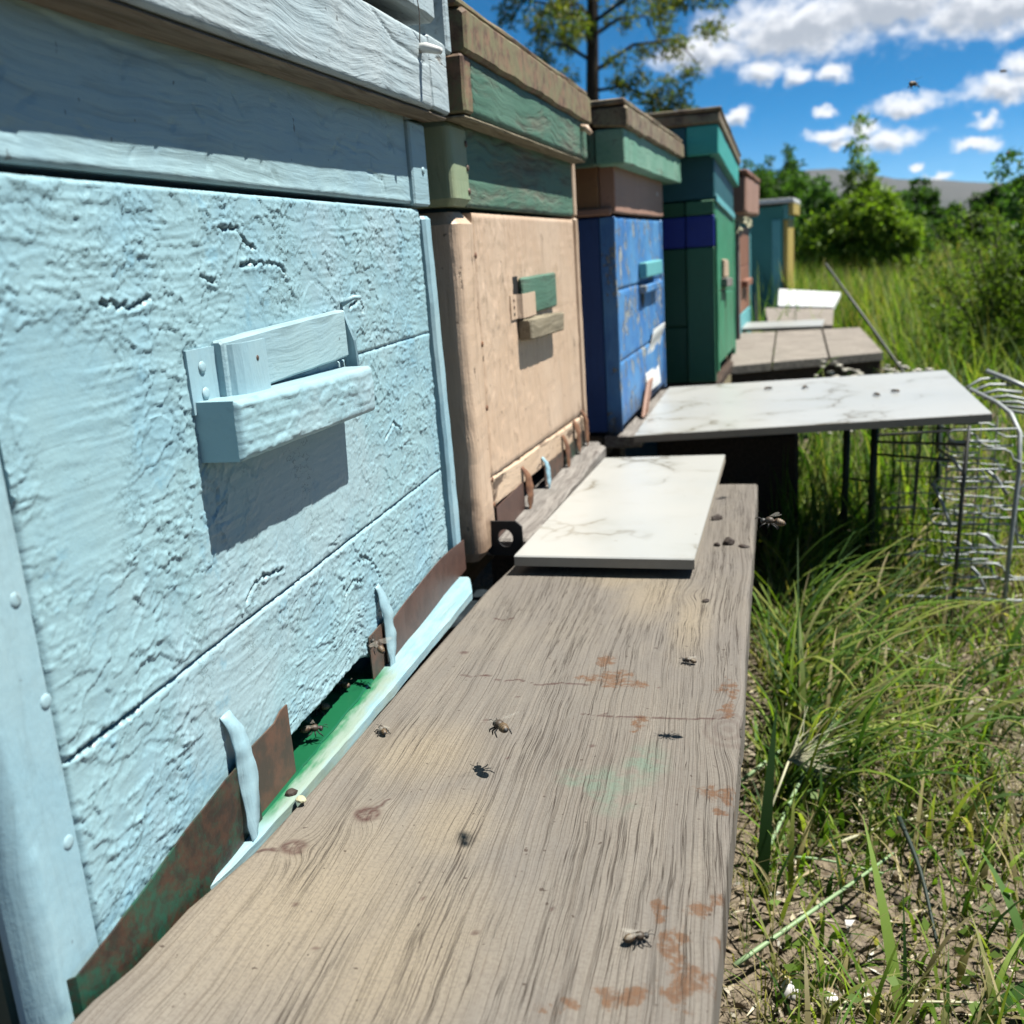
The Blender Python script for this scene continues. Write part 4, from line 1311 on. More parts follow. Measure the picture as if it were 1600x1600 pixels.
def plank():
    y0, y1 = -.15, 1.212
    ys = np.concatenate([np.linspace(y0, .25, 60), np.linspace(.252, .9, 430), np.linspace(.903, y1, 90)])
    us = np.linspace(0, 1, 150)
    U, Y = np.meshgrid(us, ys, indexing='ij')
    xl = np.interp(Y, PLX, PLE) + .0007 * fbm(Y * 12, Y * 0, 4, 140)
    xr = np.interp(Y, PRY, PRX) + .0010 * fbm(Y * 14, Y * 0 + 3, 4, 141) - .0016 * np.exp(-((Y - .545) / .01) ** 2)
    X = xl + (xr - xl) * U
    Z = plank_z(X, Y) - .0002 + .0009 * fbm(X * 9, Y * 3, 3, 142)
    d = np.minimum(X - xl, xr - X)
    Z = Z - np.clip(1 - d / .0025, 0, 1) ** 2 * .0022
    wx = X + .006 * fbm(X * 70, Y * 70, 3, 143); wy = Y + .007 * fbm(X * 60, Y * 60, 3, 144)

    def blobs(L_, soft=.5):
        a = np.zeros(X.shape)
        for (bx, by, rx, ry) in L_:
            r = np.hypot((wx - bx) / rx, (wy - by) / ry)
            a = np.maximum(a, 1 - sstep(r, 1 - soft, 1 + soft))
        return a
    rust = blobs(RUSTS, .85); green = blobs(GREENS, .7); tan = blobs(TANS, .9)
    kn = np.zeros(X.shape); dark = np.zeros(X.shape)
    for (bx, by, rx, ry) in KNOTS:
        r = np.hypot((X - bx) / (rx * 1.3), (Y - by) / (ry * 2.2))
        kn = np.maximum(kn, np.exp(-r ** 2))
        r1 = np.hypot((wx * .5 + X * .5 - bx) / rx, (Y - by) / ry)
        if bx < .1:
            dark = np.maximum(dark, .9 * np.exp(-((r1 - .85) / .3) ** 2) * (.75 + .5 * fbm(X * 300, Y * 300, 2, 4)) + .75 * (r1 < .85) * sstep(fbm(X * 500, Y * 350, 2, 3), -.25, .15))
        elif bx > .22:
            dark = np.maximum(dark, .30 * (np.sin(r1 * 11) * .5 + .5) * (r1 < 1.5))
    for (bx, by, rx, ry) in SPOTS:
        r = np.hypot((X - bx) / rx, (Y - by) / ry)
        dark = np.maximum(dark, .8 * (1 - sstep(r, .6, 1.2)))
    for pl in CRACKS:
        d_ = seg_dist(X + .0012 * fbm(X * 300, Y * 300, 2, 7), Y + .0012 * fbm(X * 300, Y * 300, 2, 8), pl)
        dark = np.maximum(dark, (1 - sstep(d_, .0005, .0013)) * (fbm(X * 120, Y * 120, 2, 6) > -.25))
    V = np.stack([X, Y, Z], -1).reshape(-1, 3)
    nu, ny = U.shape
    ii = np.arange(nu * ny).reshape(nu, ny)
    F = np.stack([ii[:-1, :-1], ii[1:, :-1], ii[1:, 1:], ii[:-1, 1:]], -1).reshape(-1, 4)
    loop = np.concatenate([ii[:, 0], ii[-1, 1:], ii[-2::-1, -1], ii[0, -2:0:-1]])
    lo = V[loop].copy(); lo[:, 2] -= .026
    nb = len(loop); base = len(V)
    i = np.arange(nb); j = (i + 1) % nb
    S = np.stack([loop[i], base + i, base + j, loop[j]], -1)
    V2 = np.concatenate([V, lo])
    A = {k: np.concatenate([a.reshape(-1), np.zeros(nb)]) for k, a in dict(rust=rust, green=green, tan=tan, knot=kn, dark=np.clip(dark, 0, 1)).items()}
    o = link_mesh('plank', V2, np.concatenate([F, S]), M_PLANK, None, attrs=A, loc=(0, 0, 0))
    sm = np.zeros(len(F) + len(S), bool); sm[:len(F)] = True
    o.data.polygons.foreach_set('use_smooth', sm)
    return tag(o, 'long grey brown weathered plank with rust stains, lying in front of the hives', 'plank')


plank()


# ================================================================== tiles, boards
def quad_board(name, top, thick, mat, parent=None, mat2=None, sub=1):
    """board with four given top corners (counter-clockwise) and vertical thickness"""
    P = [Vector(p) for p in top]
    c = sum(P, Vector()) / 4
    bv = .0012
    ins = [p + (c - p).normalized() * bv for p in P]
    V = [p for p in ins] + [p - Vector((0, 0, bv)) for p in P] + [p - Vector((0, 0, thick)) for p in P]
    F = [(0, 1, 2, 3)]
    for k in range(4):
        k2 = (k + 1) % 4
        F.append((4 + k, 4 + k2, k2, k)); F.append((8 + k, 8 + k2, 4 + k2, 4 + k))
    F.append((11, 10, 9, 8))
    base = c - Vector((0, 0, thick))
    V = [p - base for p in V]
    o = link_mesh(name, V, F, mat, parent)
    o.location = base
    if mat2:
        o.data.materials.append(mat2)
        for p in o.data.polygons:
            if p.index > 0 and abs(p.normal.z) < .3:
                p.material_index = 1
    return o


o = quad_board('marble_tile', [(0.042, 0.8408, 0.004), (0.2041, 0.8315, 0.004), (0.2256, 1.277, 0.002), (0.0708, 1.2738, 0.002)], .0098, M_TILE, None, M_TILEB)
tag(o, 'small white veined marble tile lying on the plank before the cream hive', 'tile')
o = quad_board('marble_tile', [(.093, 1.438, .0), (.574, 1.42, .02), (.600, 1.87, .02), (.113, 1.928, .0)], .0115, M_TILE, None, M_TILEB)
tag(o, 'large white marble tile bridging from the blue hive to the wire rack', 'tile')

pf_ = thing('landing_platform', 'weathered three board platform in front of the patchy red brown hive', 'platform', (.42, 2.95, -.29))


def rel(p, o_): return (p[0] - o_.location.x, p[1] - o_.location.y, p[2] - o_.location.z)


def lerp(a, b, t_): return tuple(a[k] + (b[k] - a[k]) * t_ for k in range(3))


nl, nr, fl, fr = (.222, 2.716, -.06), (.632, 2.888, -.06), (.239, 3.2, -.018), (.605, 3.2, -.018)
for (a, b_) in ((0, .265), (.278, .635), (.648, 1)):
    q = quad_board('board', [rel(p, pf_) for p in (lerp(nl, nr, a), lerp(nl, nr, b_), lerp(fl, fr, b_ + .06 * (b_ < 1)), lerp(fl, fr, a + .06 * (a > 0)))], .022, M_GREYWX, pf_)
q = quad_board('fascia', [rel(p, pf_) for p in ((.226, 2.735, -.083), (.628, 2.905, -.083), (.627, 2.93, -.083), (.225, 2.76, -.083))], .05, M_DKW, pf_)
for (lx, ly) in ((.25, 2.79), (.58, 2.93), (.27, 3.15), (.57, 3.15)):
    beam('leg', (lx - .02 - .42, ly - .02 - 2.95, -.05), (lx + .02 - .42, ly + .02 - 2.95, .19), M_DKW, pf_, axis=2, seg=3)
tag(quad_board('tile_strip', [(.239, 3.21, -.004), (.497, 3.21, -.008), (.522, 3.43, -.008), (.239, 3.43, -.004)], .010, M_TILE, None, M_TILEB), 'narrow white tile lying across the back edge of the grey platform', 'tile')
tag(quad_board('grey_board', [(.36, 4.0, -.058), (.597, 4.0, -.077), (.645, 4.5, -.05), (.36, 4.5, -.032)], .025, M_GREYWX), 'short grey board behind the platform, lying in the grass', 'board')
tag(quad_board('white_board', [(.416, 4.52, -.026), (.645, 4.52, -.044), (.735, 5.15, -.022), (.446, 5.15, .012)], .02, M_WHITE), 'white slab in the grass before the distant teal hive', 'slab')
for (nm, lb, x, y, z1, r_) in (('support_block', 'grey block propping the short grey board', .50, 4.25, -.085, .09), ('support_block', 'grey block propping the white slab', .55, 4.85, -.055, .1)):
    b_ = beam(nm, (-r_, -r_, 0), (r_, r_, z1 + .33), M_GREYW, None, axis=2, seg=3, amp=.003)
    b_.location = (x, y, -.33); tag(b_, lb, 'block')

s_ = tube('stick', [(.768 - .0, 2.31, -.30), (.70, 2.372, -.185), (.616, 2.45, -.056), (.54, 2.522, .062), (.4545, 2.6, .193)], [.0045, .0045, .0042, .004, .0035], M_DARKWIRE)
tag(s_, 'thin dark rod stuck slanting in the grass behind the large tile', 'rod')

# ================================================================== wire rack under the big tile
rk = thing('wire_rack', 'galvanised wire rack holding up the outer end of the large marble tile', 'rack', (.53, 1.5, -.29))


def W(name, pts, r, mat):
    return tube(name, [rel(p, rk) for p in pts], r, mat, rk, 6)


W('upright', [(.546, 1.42, .004), (.541, 1.42, -.1), (.534, 1.42, -.30)], .0028, M_DARKWIRE)
W('upright', [(.642, 1.76, .030), (.66, 1.70, .024), (.684, 1.66, .012)], .004, M_GALV)
W('upright', [(.592, 1.64, .020), (.602, 1.52, .018), (.609, 1.47, .010), (.612, 1.43, -.01), (.611, 1.42, -.06), (.606, 1.42, -.16), (.600, 1.42, -.30)], .0032, M_GALV)
W('upright', [(.655, 1.46, -.07), (.622, 1.45, -.09), (.617, 1.45, -.13), (.623, 1.45, -.17), (.66, 1.46, -.175)], .0022, M_GALV)
W('leg', [(.452, 1.62, -.005), (.450, 1.62, -.12), (.446, 1.62, -.31)], .0058, M_DARKLEG)
W('leg', [(.413, 1.65, -.012), (.412, 1.65, -.12), (.409, 1.65, -.31)], .0058, M_DARKLEG)
W('leg', [(.58, 1.80, .005), (.58, 1.80, -.31)], .005, M_DARKLEG)
for (a, b_) in (((.452, 1.62, -.055), (.546, 1.42, -.022)), ((.43, 1.42, -.006), (.546, 1.425, -.002)), ((.452, 1.62, -.075), (.54, 1.5, -.06)), ((.517, 1.6, -.02), (.510, 1.6, -.17)), ((.40, 1.62, -.0115), (.60, 1.62, .0045)), ((.412, 1.65, -.12), (.452, 1.62, -.12))):
    W('brace', [a, b_], .002, M_DARKWIRE)
W('rung', [(.449, 1.42, -.240), (.53, 1.42, -.242), (.64, 1.42, -.246)], .0024, M_GALV)
W('rung', [(.455, 1.55, -.145), (.50, 1.55, -.143)], .002, M_GALV)
W('rung', [(.47, 1.47, -.195), (.505, 1.47, -.188)], .002, M_GALV)
# fan of tips at the top
for k in range(7):
    y_ = 1.72 - .035 * k
    W('prong', [(.600 + .002 * k, y_, .008), (.628 + .004 * k, y_ + .02 - .006 * k, .020 - .003 * k), (.66 + .004 * k, y_ + .02 - .01 * k, .022 - .006 * k)], .0024, M_GALV)
# stacked looped wires
for k in range(9):
    z_ = -.004 - .0265 * k
    for j in range(3):
        y_ = 1.425 + .055 * j + random.uniform(-.008, .008)
        xl_ = (.522, .514, .528)[j] + random.uniform(-.003, .003) + (.012 if k % 3 == 1 else 0)
        xr_ = (.600, .590, .580)[j] + random.uniform(-.004, .012)
        dz = random.uniform(-.005, .005)
        if (k + j) % 2 == 0:
            P = [(xr_, y_, z_ + dz), (xl_ + .006, y_, z_ + dz), (xl_, y_ + .003, z_ + dz - .005), (xl_ + .003, y_ + .004, z_ + dz - .013), (xl_ + .012, y_ + .004, z_ + dz - .017), (xr_ - .02, y_ + .004, z_ + dz - .018)]
        else:
            P = [(xl_ + .028, y_, z_ + dz), (xr_ - .008, y_, z_ + dz), (xr_, y_, z_ + dz - .004), (xr_ + .004, y_, z_ + dz - .014), (xr_ + .016, y_, z_ + dz - .02), (xr_ + .05, y_, z_ + dz - .02)]
        W('wire', P, .0014, M_GALV)
for k in range(11):
    z_ = -.012 - .024 * k
    W('mesh_wire', [(.455 + .004 * (k % 3), 1.50 + .01 * (k % 2), z_), (.52, 1.50, z_ - .001), (.606, 1.47, z_ - .003)], .0010, M_GALV if k % 3 else M_DARKWIRE)
for k in range(7):
    x_ = .475 + .021 * k
    W('mesh_wire', [(x_, 1.505, .0), (x_ - .003, 1.505, -.14), (x_ - .006, 1.505, -.30)], .0010, M_DARKWIRE)
for (p0, p1) in (((.516, 1.5, -.095), (.537, 1.46, -.15)), ((.524, 1.5, -.045), (.553, 1.46, -.075)), ((.572, 1.43, -.06), (.60, 1.43, -.095)), ((.565, 1.43, -.15), (.59, 1.43, -.17)), ((.56, 1.43, -.20), (.58, 1.43, -.235))):
    m_ = tuple((p0[i] + p1[i]) / 2 + (0, 0, .006)[i] for i in range(3))
    W('wire', [p0, m_, p1], .0024, M_GALV)


# ================================================================== bees
m, t, b, o = new_mat('bee_body')
c = t.attr('col', 'Color')
t.put(b.inputs['Base Color'], c)
b.inputs['Roughness'].default_value = .6
M_BEE = m
m, t, b, o = new_mat('bee_wing')
b.inputs['Base Color'].default_value = (.45, .42, .36, 1)
b.inputs['Roughness'].default_value = .25
b.inputs['Alpha'].default_value = .13
M_WING = m


def make_bee(label, fly):
    root = thing('bee', label, 'bee', group='honey bees around the hives')
    # one continuous body along local x: head at +x
    prof = [(.0066, .0001, 0), (.0063, .0012, 0), (.0055, .0018, 0), (.0046, .0017, 0), (.0040, .0008, 0), (.0036, .0015, 1), (.0026, .0022, 1), (.0013, .0024, 1), (.0002, .0020, 1), (-.0006, .0010, 1), (-.0009, .0008, 2),
            (-.0016, .0018, 2), (-.0026, .0023, 3), (-.0028, .00235, 4), (-.0036, .0024, 3), (-.0038, .0024, 4), (-.0047, .0022, 3), (-.0049, .0022, 4), (-.0057, .0018, 3), (-.0059, .0017, 4), (-.0067, .0011, 3), (-.0073, .0003, 3)]
    pal = {0: (.02, .016, .012), 1: (.05, .03, .014), 2: (.08, .036, .012), 3: (.016, .011, .008), 4: (.21, .125, .05)}
    n = 10; V = []; Cc = []
    for (x, r, c_) in prof:
        dz = -.0008 * max(0, -x / .007) ** 1.5 - (.0006 if x > .0045 else 0)
        for k in range(n):
            th = 2 * math.pi * k / n
            fz = 1.0 + (.15 * gn(k * 1.7, x * 900, 3) if c_ == 1 else 0)
            V.append((x, r * math.cos(th) * fz, r * math.sin(th) * .92 * fz + dz)); Cc.append(pal[c_])
    F = []
    for i in range(len(prof) - 1):
        for k in range(n):
            k2 = (k + 1) % n
            F.append((i * n + k, i * n + k2, (i + 1) * n + k2, (i + 1) * n + k))
    F.append(tuple(range(n))); F.append(tuple((len(prof) - 1) * n + k for k in range(n)))
    o = link_mesh('body', V, F, M_BEE, root, smooth=True, cols={'col': Cc}); fix_normals(o.data)
    for s_ in (-1, 1):
        for (x0, L_, wd, sweep) in ((.0022, .0092, .0030, .35 if fly else 1.15), (.0010, .0064, .0022, .75 if fly else 1.3)):
            pts = [(0, 0), (.2, .55), (.5, 1.0), (.8, .95), (.97, .6), (1, .2), (.85, -.1), (.4, -.12)]
            V = []
            for (a, w_) in pts:
                d = a * L_; e = w_ * wd
                xx = x0 - d * math.sin(sweep) + (-e) * math.cos(sweep) * .9
                yy = s_ * (.0012 + d * math.cos(sweep) - e * math.sin(sweep) * .9)
                V.append((xx, yy, .0022 + (.25 if fly else .06) * d))
            link_mesh('wing', V, [tuple(range(len(pts)))], M_WING, root)
        for (x0, dx) in ((.0032, .0022), (.0016, .0002), (.0004, -.0028)):
            zf = -.0042 if fly else -.0034
            tube('leg', [(x0, s_ * .0014, -.0014), (x0 + dx * .5, s_ * .0034, -.0012 if not fly else -.0022), (x0 + dx * .9, s_ * (.0042 if not fly else .0036), -.0028), (x0 + dx * 1.4, s_ * (.0052 if not fly else .0036), zf)], [.0004, .00045, .0004, .00025], M_BLACK, root, 5)
        tube('antenna', [(.0062, s_ * .0006, .0004), (.0076, s_ * .0014, .0010), (.0092, s_ * .0020, .0004)], .00018, M_BLACK, root, 4)
    return root


bee_w = make_bee('honey bee crawling at the far end of the dark hive entrance', False)
bee_f = make_bee('honey bee flying above the middle of the weathered plank', True)


def put_bee(src, first, loc, heading, label, pitch=0.0, roll=0.0, scale=1.0):
    b_ = src if first else dup(src, label)
    b_['label'] = label
    b_.location = loc; b_.rotation_euler = (roll, pitch, heading); b_.scale = (scale,) * 3
    return b_


def onrow(px, t_):  # a point on the sun ray through a shadow spot on the plank
    return (px[0] + SUN.x * t_, px[1] + SUN.y * t_, float(plank_z(px[0], px[1])) + SUN.z * t_)


put_bee(bee_f, True, onrow((0.1004, 0.4791), .030), 2.2, 'honey bee hovering low above the middle of the plank', .15, 0, 1.2)
put_bee(bee_f, False, onrow((0.2013, 0.5306), .140), 3.0, 'honey bee flying off the outer edge of the plank beside the small tile', -.1, .2)
put_bee(bee_f, False, onrow((0.109, 0.4118), .42), 1.9, 'honey bee flying high over the plank near the camera, above the frame')
put_bee(bee_f, False, (-.002, .487, .0105), .5, 'honey bee hovering over the green landing strip', .1)
put_bee(bee_f, False, (.0115, .568, .029), 2.6, 'honey bee flying into the right end of the dark hive entrance', -.5)
put_bee(bee_w, True, (-.012, .556, .0066), 2.9, 'honey bee standing inside the dark entrance on the green paint')
put_bee(bee_w, False, (-.0135, .522, .0066), 3.6, 'honey bee half hidden under the lower board of the light blue hive')
put_bee(bee_w, False, (0.0301, 0.5153, float(plank_z(0.0301, 0.5153)) + 0.003), 2.2, 'dark bee crawling on the inner edge of the plank beside the sill', scale=.8)
put_bee(bee_w, False, (0.2078, 0.6402, float(plank_z(0.2078, 0.6402)) + 0.0028), 2.8, 'small dark bee sitting near the outer edge of the plank behind the knot', scale=.75)
put_bee(bee_w, False, (0.1997, 0.3455, float(plank_z(0.1997, 0.3455)) + 0.003), .4, 'bee sitting among the rust stains on the near end of the plank', scale=.8)
for (p, h_, lb) in (((.2942, 1.79, .012), .3, 'bee on the large marble tile, nearest the blue hive'), ((.355, 1.775, .0142), 1.2, 'bee on the far edge of the large marble tile, second from the blue hive'), ((.455, 1.635, .0185), 2.0, 'bee on the outer half of the large marble tile, nearer its front edge'), ((.485, 1.655, .0198), 2.6, 'bee on the large marble tile, nearest the wire rack')):
    put_bee(bee_w, False, p, h_, lb)
put_bee(bee_f, False, (.4235, 1.178, .4125), 1.0, 'bee flying against the sky under the large clouds', scale=1.1)
put_bee(bee_f, False, (.726, 2.13, .534), .4, 'tiny far bee in the sky at the right edge of the picture')
put_bee(bee_f, False, (.79, 2.333, .401), .9, 'tiny far bee in the sky low above the right hand trees')

# crumbs and bits on the plank
def crumb(loc, r, label, seed, flat=.5, mat=M_CRUMB):
    import bmesh
    bm = bmesh.new()
    bmesh.ops.create_icosphere(bm, subdivisions=2, radius=r)
    for v_ in bm.verts:
        k = 1 + .6 * float(fbm(v_.co.x * 160 + seed, v_.co.y * 160 + v_.co.z * 90, 2, seed))
        v_.co = Vector((v_.co.x * k * 1.3, v_.co.y * k, max(v_.co.z * k * flat, -r * .3)))
    me = bpy.data.meshes.new('crumb'); bm.to_mesh(me); bm.free()
    me.materials.append(mat)
    o = bpy.data.objects.new('crumb', me); COL.objects.link(o)
    o.location = loc; o.rotation_euler = (0, 0, seed * 1.3)
    return tag(o, label, 'crumb', group='dark crumbs lying on the plank')


crumb((0.2323, 0.9422, float(plank_z(0.2323, 0.9422)) + 0.0015), .0052, 'dark wax crumb at the outer edge of the plank, below the small tile corner', 1, .9)
crumb((0.2466, 0.9309, float(plank_z(0.2466, 0.9309)) + 0.001), .0042, 'flat dark flake on the very edge of the plank', 2, .4)
crumb((0.2191, 1.0375, float(plank_z(0.2191, 1.0375)) + 0.0015), .0048, 'dark crumb on the plank beside the small tile', 3, .9)
crumb((0.221, 0.9356, float(plank_z(0.221, 0.9356)) + 0.001), .0026, 'tiny dark crumb left of the wax crumb beside the small tile', 4, .9)
crumb((0.2153, 0.7709, float(plank_z(0.2153, 0.7709)) + 0.0008), .0028, 'small dark crumb on the far part of the plank between tile and stain', 5)
crumb((.0085, .433, .001), .0030, 'dark clump of debris on the sill behind the nearer bent lug', 6, .8)
crumb((.0165, .4275, .0005), .0028, 'pale bit of debris on the sill below the nearer bent lug', 7, .6, M_STRAWP)


# ================================================================== plants
def blades(N, base, heading, length, width, lean0, lean1, cols, S=6, tipcol=None):
    """N curved grass blades as flat tapering strips -> verts, faces (quads), colours"""
    az_ = heading
    dh = np.stack([np.cos(az_), np.sin(az_), np.zeros(N)], -1)
    side = np.stack([-np.sin(az_), np.cos(az_), np.zeros(N)], -1)
    P = base.copy()
    V = np.zeros((N, S + 1, 2, 3)); Cc = np.zeros((N, S + 1, 2, 3))
    for s_ in range(S + 1):
        u_ = s_ / S
        th = lean0 + (lean1 - lean0) * u_
        wd = width * (1 - u_ ** 1.8) * (.55 + .45 * min(1, u_ * 4)) + .00015
        fold = .25 * wd
        V[:, s_, 0] = P - side * wd[:, None] * .5
        V[:, s_, 1] = P + side * wd[:, None] * .5 + np.array([0, 0, 1]) * fold[:, None]
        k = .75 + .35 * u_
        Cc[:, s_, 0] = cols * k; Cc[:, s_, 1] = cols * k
        step_ = (length / S)[:, None]
        P = P + step_ * (dh * np.sin(th)[:, None] + np.array([0, 0, 1]) * np.cos(th)[:, None])
    V = V.reshape(-1, 3); Cc = Cc.reshape(-1, 3)
    b0 = (np.arange(N) * (S + 1) * 2)[:, None, None]
    s_ = (np.arange(S) * 2)[None, :, None]
    F = (b0 + s_ + np.array([0, 1, 3, 2])[None, None, :]).reshape(-1, 4)
    return V, F, Cc


def grass_cols(N, dry=.12, bright=1.0):
    g = np.array([[.14, .245, .028], [.085, .175, .022], [.22, .31, .045], [.05, .115, .022], [.31, .35, .08]])
    d = np.array([[.38, .32, .15], [.30, .25, .12], [.24, .24, .09]])
    c_ = g[rng.integers(0, len(g), N)]
    dm = rng.random(N) < dry
    c_[dm] = d[rng.integers(0, len(d), dm.sum())]
    return c_ * rng.uniform(.6, 1.35, (N, 1)) * bright


def grass(name, label, N, area, length, width, lean=(.1, 1.5), dry=.12, S=6, dens=None, bright=1.0, zoff=-.005, headpref=None):
    x = rng.uniform(area[0], area[1], N * 3); y = rng.uniform(area[2], area[3], N * 3)
    if dens is not None:
        keep = rng.random(N * 3) < dens(x, y)
        x, y = x[keep], y[keep]
    x, y = x[:N], y[:N]; N = len(x)
    base = np.stack([x, y, ground_z(x, y) + zoff], -1)
    hd = rng.uniform(0, 2 * np.pi, N)
    if headpref is not None:
        hd = np.where(rng.random(N) < .65, headpref + rng.normal(0, .7, N), hd)
    L_ = length[0] + (length[1] - length[0]) * rng.random(N) ** 1.6
    wd = rng.uniform(width[0], width[1], N)
    l0 = np.abs(rng.normal(0, .22, N)); l1 = l0 + rng.uniform(lean[0], lean[1], N)
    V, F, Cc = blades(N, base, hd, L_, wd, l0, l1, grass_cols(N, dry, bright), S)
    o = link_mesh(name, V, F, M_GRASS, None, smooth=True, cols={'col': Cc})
    return tag(o, label, 'grass', kind='stuff')


def out_of_hives(x, y):
    # 1 in the open, 0 under hives and the plank
    edge = .245 + .04 * np.clip(y, 0, 6)
    return (x > edge).astype(float)


def dens_near(x, y):
    e = .25 + .03 * y
    near_edge = np.exp(-np.clip(x - e, 0, 9) / .16)
    patch = sstep(fbm(x * 4.5, y * 4.5, 3, 210), -.15, .35)
    far_lush = sstep(y, .95, 1.35)
    d = .16 + .5 * patch * .7 + .5 * near_edge * far_lush + .35 * far_lush * patch
    return d * (x > e - .02) * (1 - .72 * sstep(x, .42, .55) * (1 - sstep(y, 1.15, 1.4)))


def dens_lush(x, y):
    e = .25 + .03 * y
    return np.exp(-np.clip(x - e, 0, 9) / .075) * (x > e - .01) * sstep(fbm(x * 8, y * 8, 2, 215), -.35, .2)


grass('grass', 'long lush grass arching out from beside the plank', 1900, (.22, .62, .86, 1.78), (.07, .27), (.0016, .0075), (.9, 2.3), .16, 8, dens_lush, .82, headpref=.1)
grass('grass', 'shaded grass growing up under the large marble tile', 1300, (.30, .62, 1.55, 2.35), (.08, .27), (.002, .006), (.2, 1.4), .06, 6, None, .9)
grass('grass', 'short sparse grass on the bare soil right of the plank', 16000, (.2, 1.5, .35, 2.0), (.02, .11), (.0014, .0062), (.3, 2.0), .32, 5, dens_near, 1.0)
grass('grass', 'fine dry grass litter on the bare soil', 9000, (.2, 1.4, .35, 1.8), (.02, .09), (.0006, .0015), (1.2, 1.7), .85, 3, lambda x, y: (x > .22) * (.3 + .7 * sstep(fbm(x * 5, y * 5, 3, 220), -.3, .3)), .9, zoff=.003)
grass('grass', 'thick green grass around the rack and the platform', 9000, (.3, 2.6, 1.6, 4.6), (.08, .36), (.0025, .006), (.3, 1.7), .10, 6, lambda x, y: ((x > .30 + .03 * y) & ~((x < .66) & (y > 2.66) & (y < 3.5)) & ~((x < .80) & (y > 3.3) & (y < 4.7)) & ~((y < 2.7) & (x < .62) & (rng.random(len(x)) < .6))).astype(float) * (.35 + .65 * sstep(fbm(x * 2.2, y * 2.2, 3, 225), -.3, .25)) * np.where(y < 2.3, sstep(x, .55, 1.0) * .6 + .3, 1), 1.0)
grass('grass', 'tall grass growing up between the farther hives', 2600, (.06, .60, 2.9, 6.2), (.18, .52), (.003, .007), (.1, 1.1), .12, 6, lambda x, y: ((x > .285 + .035 * (y - 3)) & ~((x > .2) & (x < .62) & (y > 2.7) & (y < 3.45)) & ~((x > .33) & (y > 3.4) & (y < 5.25) & (rng.random(len(x)) < .97))).astype(float), 1.15)


def field(name, label, N, r0, r1, a0, a1, length, width, dry, bright=1.0, S=4):
    r = np.sqrt(rng.uniform(r0 ** 2, r1 ** 2, N) * .5 + .5 * rng.uniform(r0, r1, N) ** 2); a = np.radians(rng.uniform(a0, a1, N))
    x = .24 + r * np.sin(a); y = r * np.cos(a)
    ok = ((x > .55 + .02 * y) | (y > 6.8)) & ~((y < 5.25) & (x < .85))
    ok &= rng.random(N) < (.35 + .65 * sstep(fbm(x * .8, y * .8, 3, 230), -.35, .2))
    x, y, r = x[ok], y[ok], r[ok]; N = len(x)
    base = np.stack([x, y, ground_z(x, y) - .01], -1)
    L_ = rng.uniform(length[0], length[1], N) * (1 + .25 * fbm(x * .5, y * .5, 2, 231))
    wd = rng.uniform(width[0], width[1], N) * (1 + r / 12)
    l0 = np.abs(rng.normal(0, .2, N)); l1 = l0 + rng.uniform(.1, 1.2, N)
    dryf = np.clip(dry + .35 * fbm(x * .45, y * .45, 3, 233), .02, .95)
    cols = grass_cols(N, 0, bright)
    dm = rng.random(N) < dryf
    dcol = np.array([[.40, .32, .12], [.32, .27, .10], [.28, .28, .08]])
    cols[dm] = dcol[rng.integers(0, 3, dm.sum())] * rng.uniform(.7, 1.1, (dm.sum(), 1))
    V, F, Cc = blades(N, base, rng.uniform(0, 2 * np.pi, N), L_, wd, l0, l1, cols, S)
    return tag(link_mesh(name, V, F, M_GRASS, None, smooth=True, cols={'col': Cc}), label, 'grass', kind='stuff')


field('meadow_grass', 'tall meadow grass, partly dry, behind the rack', 22000, 3.6, 8.5, -6, 34, (.16, .42), (.003, .006), .30)
field('meadow_grass', 'dry yellow green meadow stretching to the bushes', 26000, 8, 30, -14, 40, (.2, .42), (.005, .009), .45, S=3)

# broad-leaved weeds and clover near the plank
def leaf_scatter(name, label, pos, nrm_jit, L_, wd, cols, mat=M_LEAF, parent=None, droop=.35):
    """diamond shaped leaves (two triangles folded along the midrib), any orientation"""
    N = len(pos)
    d = rng.normal(0, 1, (N, 3)); d[:, 2] = d[:, 2] * nrm_jit - droop * np.abs(rng.normal(0, .6, N))
    d /= np.linalg.norm(d, axis=1)[:, None]
    a = rng.normal(0, 1, (N, 3)); s = np.cross(d, a); s /= np.linalg.norm(s, axis=1)[:, None]
    nn = np.cross(d, s)
    L2 = (L_ * rng.uniform(.6, 1.2, N))[:, None]; W2 = (wd * rng.uniform(.7, 1.2, N))[:, None]
    p0 = pos; p1 = pos + d * L2 * .45 + s * W2 * .5 + nn * W2 * .15; p2 = pos + d * L2; p3 = pos + d * L2 * .45 - s * W2 * .5 + nn * W2 * .15
    V = np.stack([p0, p1, p2, p3], 1).reshape(-1, 3)
    F = np.arange(N * 4).reshape(N, 4)
    Cc = np.repeat(cols, 4, 0)
    return link_mesh(name, V, F, mat, parent, cols={'col': Cc})


N = 16000
x = rng.uniform(.24, 1.3, N); y = rng.uniform(.4, 2.2, N)
k = rng.random(N) < (.15 + .85 * sstep(fbm(x * 7, y * 7, 3, 240), .0, .35)); x, y = x[k], y[k]
k = x > .25 + .03 * y; x, y = x[k], y[k]; N = len(x)
pos = np.stack([x, y, ground_z(x, y) + rng.uniform(0, .045, N)], -1)
o = leaf_scatter('ground_weeds', '', pos, .5, .013, .008, np.array([[.12, .19, .035]]) * rng.uniform(.6, 1.4, (N, 1)), droop=.1)
tag(o, 'small leaved green weeds scattered over the soil', 'weeds', kind='stuff')

